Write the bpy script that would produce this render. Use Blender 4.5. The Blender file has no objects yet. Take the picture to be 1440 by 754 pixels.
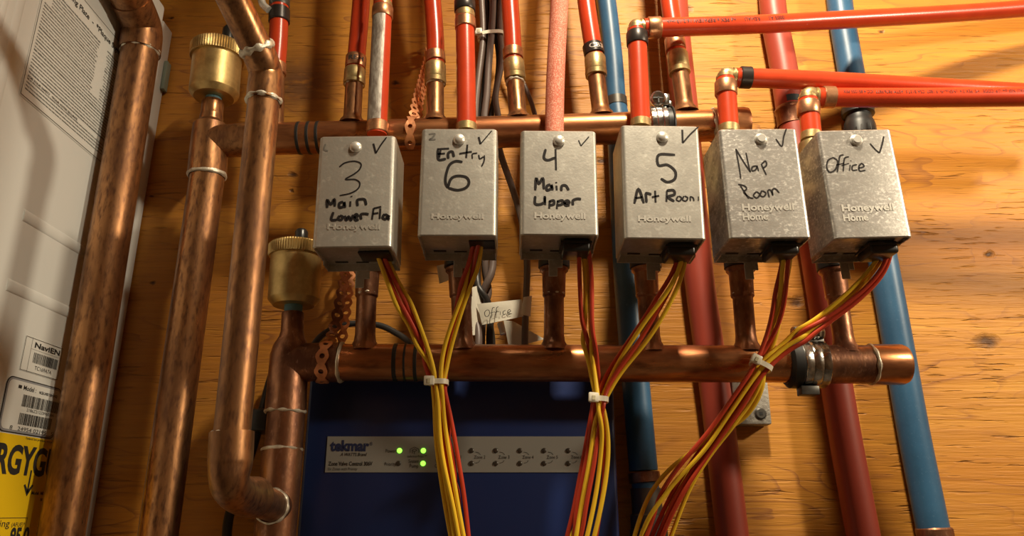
import bpy, bmesh, math, random
from mathutils import Vector, Matrix
random.seed(7)
S = bpy.context.scene
COL = S.collection
# ------------------------------------------------------------------ camera
FPX = 1060.0                      # focal length in pixels of a 1440 x 754 frame
TILT = math.radians(18.0)         # looking up
CAM = Vector((0.0, -0.88, 0.0))
cd = bpy.data.cameras.new('camera'); cam = bpy.data.objects.new('camera', cd); COL.objects.link(cam)
cd.sensor_width = 36.0; cd.lens = 36.0 * FPX / 1440.0; cd.clip_start = 0.01
cam.location = CAM; cam.rotation_euler = (math.pi / 2 + TILT, 0, 0)
S.camera = cam
# ------------------------------------------------------------------ light
W_ = bpy.data.worlds.new('world'); S.world = W_; W_.use_nodes = True
W_.node_tree.nodes['Background'].inputs[0].default_value = (1.0, 0.76, 0.52, 1)
W_.node_tree.nodes['Background'].inputs[1].default_value = 0.08
def lamp(name, loc, target, size, power, color, kind='AREA'):
    d = bpy.data.lights.new(name, kind); d.energy = power; d.color = color
    if kind == 'AREA': d.shape = 'DISK'; d.size = size
    else: d.shadow_soft_size = size
    o = bpy.data.objects.new(name, d); COL.objects.link(o); o.location = loc
    o.rotation_euler = (Vector(target) - Vector(loc)).to_track_quat('-Z', 'Y').to_euler()
    return o
WARM = (1.0, 0.85, 0.62)
lamp('ceiling_lamp_light', (0.22, -0.62, 1.08), (0.80, -0.32, 0.52), 0.11, 24.0, WARM)
lamp('side_lamp_light', (1.15, -0.72, 0.62), (-0.5, -0.15, 0.2), 0.10, 10.5, WARM)
S.view_settings.view_transform = 'Standard'
try: S.view_settings.look = 'None'
except Exception: pass
S.view_settings.exposure = 0.0
S.view_settings.gamma = 1.0
S.view_settings.use_curve_mapping = False

# ------------------------------------------------------------------ helpers
CT, ST = math.cos(TILT), math.sin(TILT)
def ray(px, py):
    a = (px - 720.0) / FPX; b = -(py - 377.0) / FPX
    return Vector((a, CT - b * ST, ST + b * CT))
def P(px, py, y):                 # point of the plane Y = y seen at a place of the photograph
    d = ray(px, py); return CAM + d * ((y - CAM.y) / d.y)
def PX(px, py, x):                # the same on a plane X = x
    d = ray(px, py); return CAM + d * (x / d.x)
def rad(w, px, py, y):            # radius of something w pixels wide there
    d = ray(px, py); return w * ((y - CAM.y) / d.y) / FPX / 2

def tag(o, label=None, cat=None, group=None, kind=None):
    if label: o['label'] = label
    if cat: o['category'] = cat
    if group: o['group'] = group
    if kind: o['kind'] = kind
    return o
def thing(name, label, cat, group=None, loc=(0, 0, 0)):
    o = bpy.data.objects.new(name, None); COL.objects.link(o); o.location = loc
    o.empty_display_size = 0.02
    return tag(o, label, cat, group)
def fin(bm, ang=0.6, merge=False):
    if merge: bmesh.ops.remove_doubles(bm, verts=bm.verts, dist=1e-6)
    bmesh.ops.recalc_face_normals(bm, faces=bm.faces)
    for f in bm.faces: f.smooth = True
    for e in bm.edges:
        if len(e.link_faces) == 2 and e.calc_face_angle(0) > ang: e.smooth = False
    return bm
def obj(name, bm, m, parent=None, ang=0.6, norm=True):
    if norm: fin(bm, ang)
    me = bpy.data.meshes.new(name); bm.to_mesh(me); bm.free()
    if isinstance(m, (list, tuple)):
        for q in m: me.materials.append(q)
    else: me.materials.append(m)
    o = bpy.data.objects.new(name, me); COL.objects.link(o)
    if parent is not None:
        o.parent = parent
        w = Vector((0, 0, 0)); q = parent
        while q is not None: w += q.location; q = q.parent
        me.transform(Matrix.Translation(-w))
    return o
def catmull(pts, n=8, vals=None):
    if len(pts) < 3: return list(pts), vals
    P_ = [pts[0] * 2 - pts[1]] + list(pts) + [pts[-1] * 2 - pts[-2]]
    out = []; ov = []
    for i in range(1, len(P_) - 2):
        a, b, c, d = P_[i - 1:i + 3]
        for k in range(n):
            t = k / n
            out.append(0.5 * ((2 * b) + (c - a) * t + (2 * a - 5 * b + 4 * c - d) * t * t + (3 * b - a - 3 * c + d) * t ** 3))
            if vals: ov.append(vals[i - 1] * (1 - t) + vals[i] * t)
    out.append(pts[-1])
    if vals: ov.append(vals[-1])
    return out, (ov if vals else None)
def frames(pts):
    T = []
    for i in range(len(pts)):
        a = pts[max(0, i - 1)]; b = pts[min(len(pts) - 1, i + 1)]
        T.append((b - a).normalized())
    up = Vector((0, -1, 0))
    if abs(T[0].dot(up)) > 0.9: up = Vector((0, 0, 1))
    n = (up - T[0] * up.dot(T[0])).normalized(); N = [n]
    for i in range(1, len(pts)):
        q = T[i - 1].rotation_difference(T[i]); n = q @ n
        n = (n - T[i] * n.dot(T[i])).normalized(); N.append(n)
    return T, N
def tube(bm, pts, r, seg=28, smooth=0, caps=True):
    pts = [Vector(p) for p in pts]; rr = list(r) if isinstance(r, (list, tuple)) else [r] * len(pts)
    if smooth: pts, rr = catmull(pts, smooth, rr)
    T, N = frames(pts); rings = []
    for p, t, n, q in zip(pts, T, N, rr):
        b = t.cross(n)
        rings.append([bm.verts.new(p + (n * math.cos(2 * math.pi * k / seg) + b * math.sin(2 * math.pi * k / seg)) * q) for k in range(seg)])
    for a, b in zip(rings, rings[1:]):
        for k in range(seg): bm.faces.new((a[k], a[(k + 1) % seg], b[(k + 1) % seg], b[k]))
    if caps:
        bm.faces.new(rings[0][::-1]); bm.faces.new(rings[-1])
    return bm
def lathe(bm, a, b, prof, seg=32):
    """profile of (fraction along a->b, radius); may run outside 0..1"""
    a = Vector(a); b = Vector(b)
    t = (b - a).normalized(); up = Vector((0, -1, 0))
    if abs(t.dot(up)) > 0.9: up = Vector((0, 0, 1))
    n = (up - t * up.dot(t)).normalized(); bb = t.cross(n); rings = []
    for s, r in prof:
        c = a.lerp(b, s) if 0 <= s <= 1 else a + (b - a) * s
        rings.append([bm.verts.new(c + (n * math.cos(2 * math.pi * k / seg) + bb * math.sin(2 * math.pi * k / seg)) * max(r, 1e-5)) for k in range(seg)])
    for p, q in zip(rings, rings[1:]):
        for k in range(seg): bm.faces.new((p[k], p[(k + 1) % seg], q[(k + 1) % seg], q[k]))
    bm.faces.new(rings[0][::-1]); bm.faces.new(rings[-1])
    return bm
def NB(): return bmesh.new()
def box(bm, x0, x1, y0, y1, z0, z1, bev=0.0, seg=2, M=None):
    vs = [bm.verts.new((x, y, z)) for x in (x0, x1) for y in (y0, y1) for z in (z0, z1)]
    idx = [(0, 1, 3, 2), (4, 6, 7, 5), (0, 4, 5, 1), (2, 3, 7, 6), (0, 2, 6, 4), (1, 5, 7, 3)]
    fs = [bm.faces.new([vs[i] for i in f]) for f in idx]
    if bev:
        es = list({e for f in fs for e in f.edges})
        r = bmesh.ops.bevel(bm, geom=es, offset=bev, segments=seg, affect='EDGES', profile=0.5)
        vs = list({v for v in bm.verts if v.is_valid and (v in vs or v in r['verts'])})
    if M is not None:
        for v in vs: v.co = M @ v.co
    return bm
def text_bm(s, mapf, bold=0.0, shear=0.0, extrude=0.0, res=4):
    """mapf(u,v,w) for u,v scaled so that the text spans u 0..1 and cap height v 0..1"""
    c = bpy.data.curves.new('t', 'FONT'); c.body = s; c.size = 1.0; c.offset = bold; c.shear = shear; c.resolution_u = res
    c.extrude = extrude
    o = bpy.data.objects.new('t', c); COL.objects.link(o)
    bpy.context.view_layer.update()
    dg = bpy.context.evaluated_depsgraph_get()
    me = bpy.data.meshes.new_from_object(o.evaluated_get(dg))
    xs = [v.co.x for v in me.vertices] or [0, 1]
    x0, x1 = min(xs), max(xs); capH = 0.69
    bm = NB(); bm.from_mesh(me)
    for v in bm.verts:
        v.co = mapf((v.co.x - x0) / max(1e-6, x1 - x0), v.co.y / capH, v.co.z)
    bpy.data.objects.remove(o); bpy.data.curves.remove(c); bpy.data.meshes.remove(me)
    return bm
def on_up(pts, L=.6):
    pts = [Vector(p) for p in pts]; d = (pts[-1] - pts[-2]).normalized(); return pts + [pts[-1] + d * L * .5, pts[-1] + d * L]
def path_text(s, path, a, b, r, h, ang=0.0, flip=False, **kw):
    """text printed along a bent pipe between the points of its axis nearest a and b"""
    pts = catmull([Vector(p) for p in path], 16)[0]
    def near(q): return min(range(len(pts)), key=lambda i: (pts[i] - q).length)
    i0, i1 = near(a), near(b); seg = pts[i0:i1 + 1]; S_ = [0.]
    for p, q in zip(seg, seg[1:]): S_.append(S_[-1] + (q - p).length)
    def f(u, v, w):
        if flip: u, v = 1 - u, 1 - v
        L = u * S_[-1]; k = max(i for i in range(len(S_) - 1) if S_[i] <= L + 1e-9)
        c = seg[k].lerp(seg[k + 1], (L - S_[k]) / (S_[k + 1] - S_[k])); t = (seg[k + 1] - seg[k]).normalized()
        n = Vector((0, -1, 0)); n = (n - t * n.dot(t)).normalized(); bb = n.cross(t)
        if bb.z < 0: bb = -bb
        q = ang + (v - .5) * h / r
        return c + (n * math.cos(q) + bb * math.sin(q)) * (r + .0003)
    return text_bm(s, f, **kw)
def flat_text(s, p0, p1, h, off, **kw):
    """text between two baseline points, letters h tall; off = offset vector off the surface"""
    u = p1 - p0; n = Vector(off).normalized(); v = u.normalized().cross(-n).normalized() * -1
    if v.z < 0: v = -v
    ex = kw.get('extrude', 0)
    return text_bm(s, lambda a, b, w: p0 + u * a + v * (b * h) + Vector(off) * (1 + (w / ex if ex else 0)), **kw)
def pipe_text(s, a, b, r, h, ang=0.0, flip=False, **kw):
    """text wrapped on a cylinder; a..b are points of its axis, ang turns it about the axis away from the viewer's side"""
    a = Vector(a); b = Vector(b); t = (b - a).normalized(); n = Vector((0, -1, 0)); n = (n - t * n.dot(t)).normalized(); bb = n.cross(t)
    if bb.z < 0 or (abs(bb.z) < .3 and bb.x < 0): bb = -bb
    def f(u, v, w):
        if flip: u, v = 1 - u, 1 - v
        q = ang + (v - .5) * h / r
        return a.lerp(b, u) + (n * math.cos(q) + bb * math.sin(q)) * (r + 0.00025)
    return text_bm(s, f, **kw)
def ribbon(bm, pts, w, n, closed=False):
    """flat pen stroke of width w on a plane of normal n"""
    pts, _ = catmull(pts, 5) if len(pts) > 2 else (pts, None)
    L = []
    for i, p in enumerate(pts):
        t = (pts[min(i + 1, len(pts) - 1)] - pts[max(i - 1, 0)]).normalized(); s = t.cross(n).normalized()
        k = w * (0.5 if 0 < i < len(pts) - 1 else 0.35)
        L.append((bm.verts.new(p + s * k), bm.verts.new(p - s * k)))
    for a, b in zip(L, L[1:]): bm.faces.new((a[0], a[1], b[1], b[0]))
    for p, t in ((pts[0], 0), (pts[-1], 0)):
        pass
    return bm

# ------------------------------------------------------------------ materials
def mat(name, col, rough=0.5, metal=0.0, bump=0.0, bscale=200.0, mottle=None, mscale=30.0, mlo=0.4, mhi=0.65, stretch=(1, 1, 1),
        rvar=0.0, coat=0.0, spec=0.5, emit=None, fine=None, fscale=900.0, flo=0.5, fhi=0.7):
    m = bpy.data.materials.new(name); m.use_nodes = True; nt = m.node_tree; nd = nt.nodes; lk = nt.links
    b = nd['Principled BSDF']; b.inputs['Base Color'].default_value = (*col, 1); b.inputs['Roughness'].default_value = rough
    b.inputs['Metallic'].default_value = metal; b.inputs['Coat Weight'].default_value = coat; b.inputs['Specular IOR Level'].default_value = spec
    if emit:
        b.inputs['Emission Color'].default_value = (*emit[0], 1); b.inputs['Emission Strength'].default_value = emit[1]
    g = nd.new('ShaderNodeNewGeometry'); mp = nd.new('ShaderNodeMapping'); mp.inputs['Scale'].default_value = stretch
    lk.new(g.outputs['Position'], mp.inputs['Vector'])
    def noise(sc, det=4.0, ro=0.6):
        n = nd.new('ShaderNodeTexNoise'); n.inputs['Scale'].default_value = sc; n.inputs['Detail'].default_value = det; n.inputs['Roughness'].default_value = ro
        lk.new(mp.outputs[0], n.inputs['Vector']); return n
    cur = None
    if mottle:
        n = noise(mscale); r = nd.new('ShaderNodeMapRange'); r.inputs[1].default_value = mlo; r.inputs[2].default_value = mhi
        lk.new(n.outputs['Fac'], r.inputs[0])
        mx = nd.new('ShaderNodeMix'); mx.data_type = 'RGBA'; mx.inputs[6].default_value = (*col, 1); mx.inputs[7].default_value = (*mottle, 1)
        lk.new(r.outputs[0], mx.inputs[0]); cur = mx.outputs[2]
        if rvar:
            ra = nd.new('ShaderNodeMapRange'); ra.inputs[3].default_value = rough; ra.inputs[4].default_value = rough + rvar
            lk.new(r.outputs[0], ra.inputs[0]); lk.new(ra.outputs[0], b.inputs['Roughness'])
    if fine:
        n = noise(fscale, 2.0); r = nd.new('ShaderNodeMapRange'); r.inputs[1].default_value = flo; r.inputs[2].default_value = fhi
        lk.new(n.outputs['Fac'], r.inputs[0])
        mx = nd.new('ShaderNodeMix'); mx.data_type = 'RGBA'; mx.inputs[6].default_value = (*col, 1); mx.inputs[7].default_value = (*fine, 1)
        if cur: lk.new(cur, mx.inputs[6])
        lk.new(r.outputs[0], mx.inputs[0]); cur = mx.outputs[2]
    if cur: lk.new(cur, b.inputs['Base Color'])
    if bump:
        n = noise(bscale, 3.0); bp = nd.new('ShaderNodeBump'); bp.inputs['Strength'].default_value = bump; bp.inputs['Distance'].default_value = 0.001
        lk.new(n.outputs['Fac'], bp.inputs['Height']); lk.new(bp.outputs[0], b.inputs['Normal'])
    return m
COPPER = mat('copper', (0.50, 0.25, 0.105), 0.27, 0.86, 0.15, 140, (0.22, 0.105, 0.050), 30, 0.34, 0.66, (1, 1, .30), rvar=0.2, fine=(0.15, 0.07, 0.04), fscale=260, flo=.46, fhi=.74)
COPPER_H = mat('header_copper', (0.60, 0.27, 0.11), 0.25, 0.88, 0.12, 140, (0.28, 0.095, 0.04), 34, 0.36, 0.66, (.28, 1, 1), rvar=0.16, fine=(0.20, 0.08, 0.04), fscale=130, flo=.5, fhi=.8)
COPPER_D = mat('tarnished_copper', (0.40, 0.19, 0.10), 0.30, 0.85, 0.3, 150, (0.15, 0.065, 0.04), 45, 0.36, 0.62, (1, 1, .5), rvar=0.2, fine=(0.50, 0.27, 0.17), fscale=200, flo=.58, fhi=.8)
COPPER_L = mat('bright_strap_copper', (0.92, 0.42, 0.20), 0.42, 0.6, 0.1, 200, (0.62, 0.27, 0.13), 60)
SOLDER = mat('solder', (0.74, 0.69, 0.57), 0.42, 0.45, 0.6, 260, (0.50, 0.43, 0.33), 90)
BRASS = mat('brass', (0.62, 0.45, 0.19), 0.42, 0.85, 0.15, 300, (0.45, 0.31, 0.12), 60)
BRASS_F = mat('fitting_brass', (0.52, 0.41, 0.19), 0.34, 0.8, 0.2, 200, (0.34, 0.22, 0.10), 90, rvar=.15)
RING = mat('crimp_ring_copper', (0.62, 0.32, 0.17), 0.34, 0.9, 0.15, 200, (0.38, 0.18, 0.09), 120, rvar=.1)
RINGB = mat('black_crimp_ring', (0.035, 0.028, 0.025), 0.35, 0.4)
STEEL = mat('galvanised_steel', (0.56, 0.54, 0.49), 0.38, 0.70, 0.10, 400, (0.44, 0.42, 0.375), 45, 0.36, 0.66, rvar=0.12, fine=(0.66, 0.64, 0.58), fscale=220, flo=.55, fhi=.8)
STEEL_N = mat('brushed_galvanised_steel', (0.62, 0.60, 0.56), 0.32, 0.78, 0.12, 500, (0.33, 0.31, 0.29), 40, 0.36, 0.62, (1, 1, 1.6), rvar=0.16, fine=(0.74, 0.72, 0.67), fscale=250)
SCREW = mat('screw_steel', (0.78, 0.76, 0.70), 0.34, 0.6)
DARKM = mat('dark_steel', (0.10, 0.095, 0.085), 0.4, 0.7)
CLAMPS = mat('clamp_steel', (0.62, 0.61, 0.58), 0.22, 1.0, 0.35, 260, (0.30, 0.29, 0.27), 120)
PEX = mat('red_pex', (0.52, 0.048, 0.013), 0.28, 0, 0.04, 400, (0.45, 0.040, 0.011), 30)
PEXD = mat('dusty_pex', (0.62, 0.17, 0.10), 0.75, 0, 0.3, 700, (0.50, 0.11, 0.06), 25, fine=(0.72, 0.36, 0.26), fscale=700, flo=.46, fhi=.66)
PEXW = mat('wide_red_pipe', (0.34, 0.050, 0.028), 0.45, 0, 0.04, 300, (0.29, 0.042, 0.024), 12)
BLUE = mat('blue_pipe', (0.030, 0.105, 0.205), 0.42, 0, 0.05, 300, (0.022, 0.082, 0.165), 18, fine=(0.07, 0.15, 0.25), fscale=500, flo=.6, fhi=.85)
FOILG = mat('grey_backing_tape', (0.42, 0.38, 0.33), 0.5, 0.35, 0.5, 300, (0.22, 0.18, 0.15), 150, 0.42, 0.6, (1, 1, .35))
BLACK = mat('black_rubber', (0.012, 0.012, 0.012), 0.45)
BLACKP = mat('black_plastic', (0.018, 0.017, 0.016), 0.3)
INK = mat('marker_ink', (0.015, 0.012, 0.012), 0.45, 0.0, spec=.3)
INKF = mat('faded_marker_ink', (0.16, 0.15, 0.135), 0.5, 0.3)
PRINT = mat('pipe_print', (0.06, 0.012, 0.010), 0.5)
NYLON = mat('white_nylon', (0.80, 0.75, 0.62), 0.35)
YEL = mat('yellow_wire_sheath', (0.88, 0.56, 0.03), 0.36)
REDW = mat('red_wire_sheath', (0.52, 0.05, 0.022), 0.36)
CABLE = mat('grey_brown_cable_jacket', (0.15, 0.11, 0.095), 0.42, 0, 0.1, 300)
CABLEB = mat('black_cable_jacket', (0.03, 0.027, 0.025), 0.42)
TAPEW = mat('paper_tape', (0.78, 0.74, 0.62), 0.6, 0, 0.15, 300)
PTFE = mat('blue_thread_sealant', (0.10, 0.22, 0.27), 0.6, 0, 0.6, 400)
WHITE = mat('white_enamel', (0.78, 0.80, 0.78), 0.32, 0, 0.03, 60)
WHITED = mat('grey_white_enamel', (0.62, 0.63, 0.61), 0.38, 0, 0.03, 60)
LABELW = mat('white_label', (0.78, 0.79, 0.76), 0.45)
LABELY = mat('yellow_label', (0.93, 0.62, 0.01), 0.5)
LINK = mat('label_ink', (0.03, 0.028, 0.026), 0.6)
NAVY = mat('navy_enamel', (0.011, 0.027, 0.12), 0.36, 0, 0.05, 150)
STRIP = mat('grey_faceplate', (0.30, 0.295, 0.27), 0.5)
STRIPB = mat('faceplate_blue_ink', (0.02, 0.03, 0.09), 0.5)
LEDON = mat('lit_green_lamp', (0.2, 0.9, 0.1), 0.3, emit=((0.28, 1.0, 0.06), 2.2))
LEDOFF = mat('unlit_lamp', (0.05, 0.04, 0.03), 0.3)
ZINC = mat('cast_zinc', (0.36, 0.34, 0.30), 0.6, 0.6, 0.6, 300, (0.24, 0.22, 0.19), 90)
DRAB = mat('drab_wall_paint', (0.32, 0.24, 0.16), 0.8)
GREEN = mat('grey_green_plastic', (0.22, 0.27, 0.22), 0.5)

def plywood():
    m = bpy.data.materials.new('plywood'); m.use_nodes = True; nt = m.node_tree; nd = nt.nodes; lk = nt.links
    b = nd['Principled BSDF']; b.inputs['Roughness'].default_value = 0.52; b.inputs['Specular IOR Level'].default_value = 0.35
    g = nd.new('ShaderNodeNewGeometry'); sx = nd.new('ShaderNodeSeparateXYZ'); lk.new(g.outputs['Position'], sx.inputs[0])
    def math_(op, a, c=None, clamp=False):
        n = nd.new('ShaderNodeMath'); n.operation = op; n.use_clamp = clamp
        for i, q in enumerate((a, c)):
            if q is None: continue
            if isinstance(q, (int, float)): n.inputs[i].default_value = q
            else: lk.new(q, n.inputs[i])
        return n.outputs[0]
    def noise(scale, vec=(1, 1, 1), det=4, ro=.55, dist=0):
        mp = nd.new('ShaderNodeMapping'); mp.inputs['Scale'].default_value = vec; lk.new(g.outputs['Position'], mp.inputs[0])
        n = nd.new('ShaderNodeTexNoise'); n.inputs['Scale'].default_value = scale; n.inputs['Detail'].default_value = det
        n.inputs['Roughness'].default_value = ro; n.inputs['Distortion'].default_value = dist; lk.new(mp.outputs[0], n.inputs['Vector']); return n.outputs['Fac']
    def rng(v, a, c, lo=0., hi=1.):
        n = nd.new('ShaderNodeMapRange'); lk.new(v, n.inputs[0])
        for i, q in enumerate((a, c, lo, hi)): n.inputs[i + 1].default_value = q
        return n.outputs[0]
    def mix(f, a, c):
        n = nd.new('ShaderNodeMix'); n.data_type = 'RGBA'
        if isinstance(f, (int, float)): n.inputs[0].default_value = f
        else: lk.new(f, n.inputs[0])
        for i, q in ((6, a), (7, c)):
            if isinstance(q, tuple): n.inputs[i].default_value = (*q, 1)
            else: lk.new(q, n.inputs[i])
        return n.outputs[2]
    # knots: (x px, y px, radius m, squash)
    knots = [(213, 276, .0032), (240, 25, .004), (412, 246, .006), (412, 268, .003), (557, 117, .0045), (657, 450, .012), (1388, 480, .015), (1390, 358, .006),
             (1118, 425, .011), (962, 12, .012), (845, 226, .007), (214, 398, .004), (960, 684, .0016), (405, 340, .003), (1268, 640, .003), (1240, 45, .004)]
    wob = noise(60, (1, 1, 1), 3); wob2 = noise(75, (1, 1, 1.3), 3)
    kx = math_('ADD', sx.outputs[0], math_('MULTIPLY', math_('SUBTRACT', wob, .5), .014))
    kz = math_('ADD', sx.outputs[2], math_('MULTIPLY', math_('SUBTRACT', wob2, .5), .010))
    dark = None; bend = None
    for px, py, r in knots:
        p = P(px, py, 0)
        dx = math_('MULTIPLY', math_('SUBTRACT', kx, p.x), .8); dz = math_('MULTIPLY', math_('SUBTRACT', kz, p.z), 1.35)
        d = math_('SQRT', math_('ADD', math_('MULTIPLY', dx, dx), math_('MULTIPLY', dz, dz)))
        k = rng(d, r * .25, r, 1, 0); dark = k if dark is None else math_('MAXIMUM', dark, k)
        if r > .005:
            q = rng(d, r * .6, r * 5, 1, 0); q = math_('MULTIPLY', q, q); bend = q if bend is None else math_('ADD', bend, q)
    # growth lines
    big = noise(2.2, (1.0, 1, 4.5), 3, .5, .3)
    v = math_('ADD', math_('MULTIPLY', sx.outputs[2], 5.0), math_('MULTIPLY', big, 3.4))
    v = math_('ADD', v, math_('MULTIPLY', bend, .35))
    v = math_('ADD', v, math_('MULTIPLY', noise(40, (.25, 1, 1.6), 3), .10))
    saw = math_('FRACT', math_('MULTIPLY', v, 4.5))
    lineA = math_('MULTIPLY', rng(saw, .80, .97), rng(saw, 1.0, .975, 0, 1))
    lineA = math_('MULTIPLY', lineA, rng(noise(9, (.6, 1, 2), 2), .40, .62))
    tone = noise(3.2, (.7, 1, 2.6), 4, .55, .2)
    streak = noise(60, (.06, 1, 1.6), 4, .6)
    fibre = noise(420, (.05, 1, 1), 3, .6)
    dash = rng(noise(250, (.075, 1, 1.0), 2, .5), .59, .68)
    dash = math_('MULTIPLY', dash, rng(noise(14, (.6, 1, 1.2), 2), .40, .60))
    c = mix(rng(tone, .32, .68), (0.60, 0.282, 0.040), (0.48, 0.180, 0.020))
    c = mix(math_('MULTIPLY', rng(streak, .40, .66), .60), c, (0.42, 0.170, 0.030))
    c = mix(math_('MULTIPLY', rng(fibre, .42, .70), .38), c, (0.38, 0.15, 0.03))
    c = mix(math_('MULTIPLY', lineA, .72), c, (0.24, 0.085, 0.028))
    c = mix(math_('MULTIPLY', dash, .40), c, (0.16, 0.06, 0.022))
    # uneven dark blotch left of the pipes, fading outward
    p = P(418, 118, 0)
    dx = math_('MULTIPLY', math_('SUBTRACT', kx, p.x), .85); dz = math_('SUBTRACT', kz, p.z)
    d = math_('SQRT', math_('ADD', math_('MULTIPLY', dx, dx), math_('MULTIPLY', dz, dz)))
    blotch = math_('MULTIPLY', rng(d, .012, .060, 1, 0), rng(noise(70, (.6, 1, 1.4), 4), .22, .48))
    c = mix(math_('MULTIPLY', blotch, .80), c, (0.12, 0.055, 0.03))
    c = mix(math_('MULTIPLY', math_('MULTIPLY', bend, rng(noise(90, (.3, 1, 2), 3), .4, .65), True), .35), c, (0.26, 0.10, 0.035))
    c = mix(math_('MULTIPLY', dark, .88), c, (0.045, 0.016, 0.008))
    lk.new(c, b.inputs['Base Color'])
    h = math_('ADD', math_('MULTIPLY', fibre, .35), math_('MULTIPLY', streak, .8)); h = math_('SUBTRACT', h, math_('MULTIPLY', dash, .9)); h = math_('SUBTRACT', h, dark)
    bp = nd.new('ShaderNodeBump'); bp.inputs['Strength'].default_value = .8; bp.inputs['Distance'].default_value = .0018
    lk.new(h, bp.inputs['Height']); lk.new(bp.outputs[0], b.inputs['Normal'])
    return m
PLY = plywood()

# ------------------------------------------------------------------ room shell
def struct(name, x0, x1, y0, y1, z0, z1, m):
    o = obj(name, box(NB(), x0, x1, y0, y1, z0, z1), m); o['kind'] = 'structure'; return o
RX0, RX1, RY0, RZ0, RZ1 = -1.5, 1.7, -2.3, -1.35, 1.6
struct('wall_back', RX0, RX1, 0.0, 0.02, RZ0, RZ1, PLY)
struct('wall_left', RX0 - .02, RX0, RY0, 0.02, RZ0, RZ1, DRAB)
struct('wall_right', RX1, RX1 + .02, RY0, 0.02, RZ0, RZ1, DRAB)
struct('wall_front', RX0, RX1, RY0 - .02, RY0, RZ0, RZ1, DRAB)
struct('ceiling', RX0, RX1, RY0, 0.02, RZ1, RZ1 + .02, mat('ceiling_paint', (0.45, 0.38, 0.28), 0.85))
struct('floor', RX0, RX1, RY0, 0.02, RZ0 - .02, RZ0, mat('concrete', (0.22, 0.20, 0.17), 0.8, 0, .3, 60, (0.16, 0.14, 0.12), 8))
# ------------------------------------------------------------------ boiler on the left
BX = -0.4615
btop = PX(243, 45, BX).z
boiler = thing('wall_boiler', 'white wall-hung boiler cabinet whose lettered side panel faces the copper pipes', 'boiler', loc=(-0.68, -0.2, -0.4))
bm = NB(); box(bm, -0.90, BX, -0.47, -0.030, -0.45, btop + .02, .006, 3); obj('cover', bm, WHITE, boiler)
bm = NB(); box(bm, -0.89, BX - .0012, -0.0295, -0.002, -0.44, btop, .0015, 2); obj('back_frame', bm, WHITED, boiler)
def ridge(a, b, w, name='pressed_rib'):
    a = Vector((BX - w * .45, a[0], a[1])); b = Vector((BX - w * .45, b[0], b[1]))
    bm = tube(NB(), [a, b], w, 24)
    for v_ in bm.verts: v_.co.x = BX + (v_.co.x - a.x) * .30 - w * .12
    obj(name, bm, WHITE, boiler)
ya, za = PX(33, 302, BX).yz; yb, zb = PX(123, 363, BX).yz
yc, zc = PX(10, 400, BX).yz
ridge((ya, za), (-0.045, za), .0065); ridge((yc, zc), (-0.045, zc), .0065)
yr = PX(14, 200, BX).y
yr = PX(20, 42, BX).y; ridge((yr, -.36), (yr, btop - .03), .006); ridge((yr - .018, -.36), (yr - .018, btop - .03), .004)
bm = NB(); q = PX(237, 105, BX); box(bm, BX - .001, BX + .004, -.012, -.001, q.z - .03, q.z + .012, .001); obj('side_clip', bm, GREEN, boiler)
SX = BX + .0004
def side_rect(y0, y1, z0, z1, m, name, parent, k=0, bev=0.0):
    bm = NB(); x = SX + k * .00025
    if bev:
        pts = []
        for cy, cz, a0 in ((y1 - bev, z1 - bev, 0), (y0 + bev, z1 - bev, 90), (y0 + bev, z0 + bev, 180), (y1 - bev, z0 + bev, 270)):
            for a in range(0, 91, 15):
                t = math.radians(a0 + a); pts.append((cy + bev * math.cos(t), cz + bev * math.sin(t)))
        bm.faces.new([bm.verts.new((x, a, b)) for a, b in pts])
    else:
        bm.faces.new([bm.verts.new((x, a, b)) for a, b in ((y0, z0), (y1, z0), (y1, z1), (y0, z1))])
    return obj(name, bm, m, parent)
def side_frame(bm, y0, y1, z0, z1, w, k=1):
    x = SX + k * .00025
    for a, b, c, d in ((y0, y1, z0, z0 + w), (y0, y1, z1 - w, z1), (y0, y0 + w, z0, z1), (y1 - w, y1, z0, z1)):
        bm.faces.new([bm.verts.new((x, p, q)) for p, q in ((a, c), (b, c), (b, d), (a, d))])
def side_bar(bm, y0, y1, z0, z1, k=1):
    x = SX + k * .00025
    bm.faces.new([bm.verts.new((x, p, q)) for p, q in ((y0, z0), (y1, z0), (y1, z1), (y0, z1))])
def side_text(s, y0, y1, z, h, m, parent, name='lettering', k=1, **kw):
    x = SX + k * .00025
    bm = text_bm(s, lambda u, v, w: Vector((x, y0 + (y1 - y0) * u, z + h * v)), **kw)
    return obj(name, bm, m, parent, norm=False)
# rating plate with its rows of small print
bl = PX(26, 132, BX); tl = PX(121, 1, BX); ry0, rz0, rz1 = bl.y, bl.z, tl.z; ry1 = PX(176, 60, BX).y + .03
plate = side_rect(ry0, ry1, rz0, rz1, LABELW, 'rating_plate', boiler)
bm = NB(); side_frame(bm, ry0 + .0015, ry1 - .0015, rz0 + .0015, rz1 - .0015, .0006)
pw, ph = ry1 - ry0, rz1 - rz0
rows = 34
for r in range(rows):
    z = rz1 - .028 - r * (ph - .034) / rows; h = .0016 if r % 7 else .0021
    if abs(z - rz0 - .0235) < .0024: continue
    y = ry0 + .006 + (pw * .06 if (r < 6) else 0)
    end = ry1 - .006 - (random.random() * pw * .25 if r < 14 else 0)
    gap0, gap1 = ry0 + pw * .56, ry0 + pw * .66
    while y < end:
        w = random.uniform(.0012, .0052)
        if not (r < 18 and gap0 < y < gap1): 
            yy = y
            while yy < y + w:
                hh = h * random.uniform(.6, 1.0); side_bar(bm, yy, yy + .00045, z, z + hh); side_bar(bm, yy, yy + .0008, z, z + h * .28); yy += .00105
        y += w + .0009
obj('small_print', bm, LINK, plate, norm=False)
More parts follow.
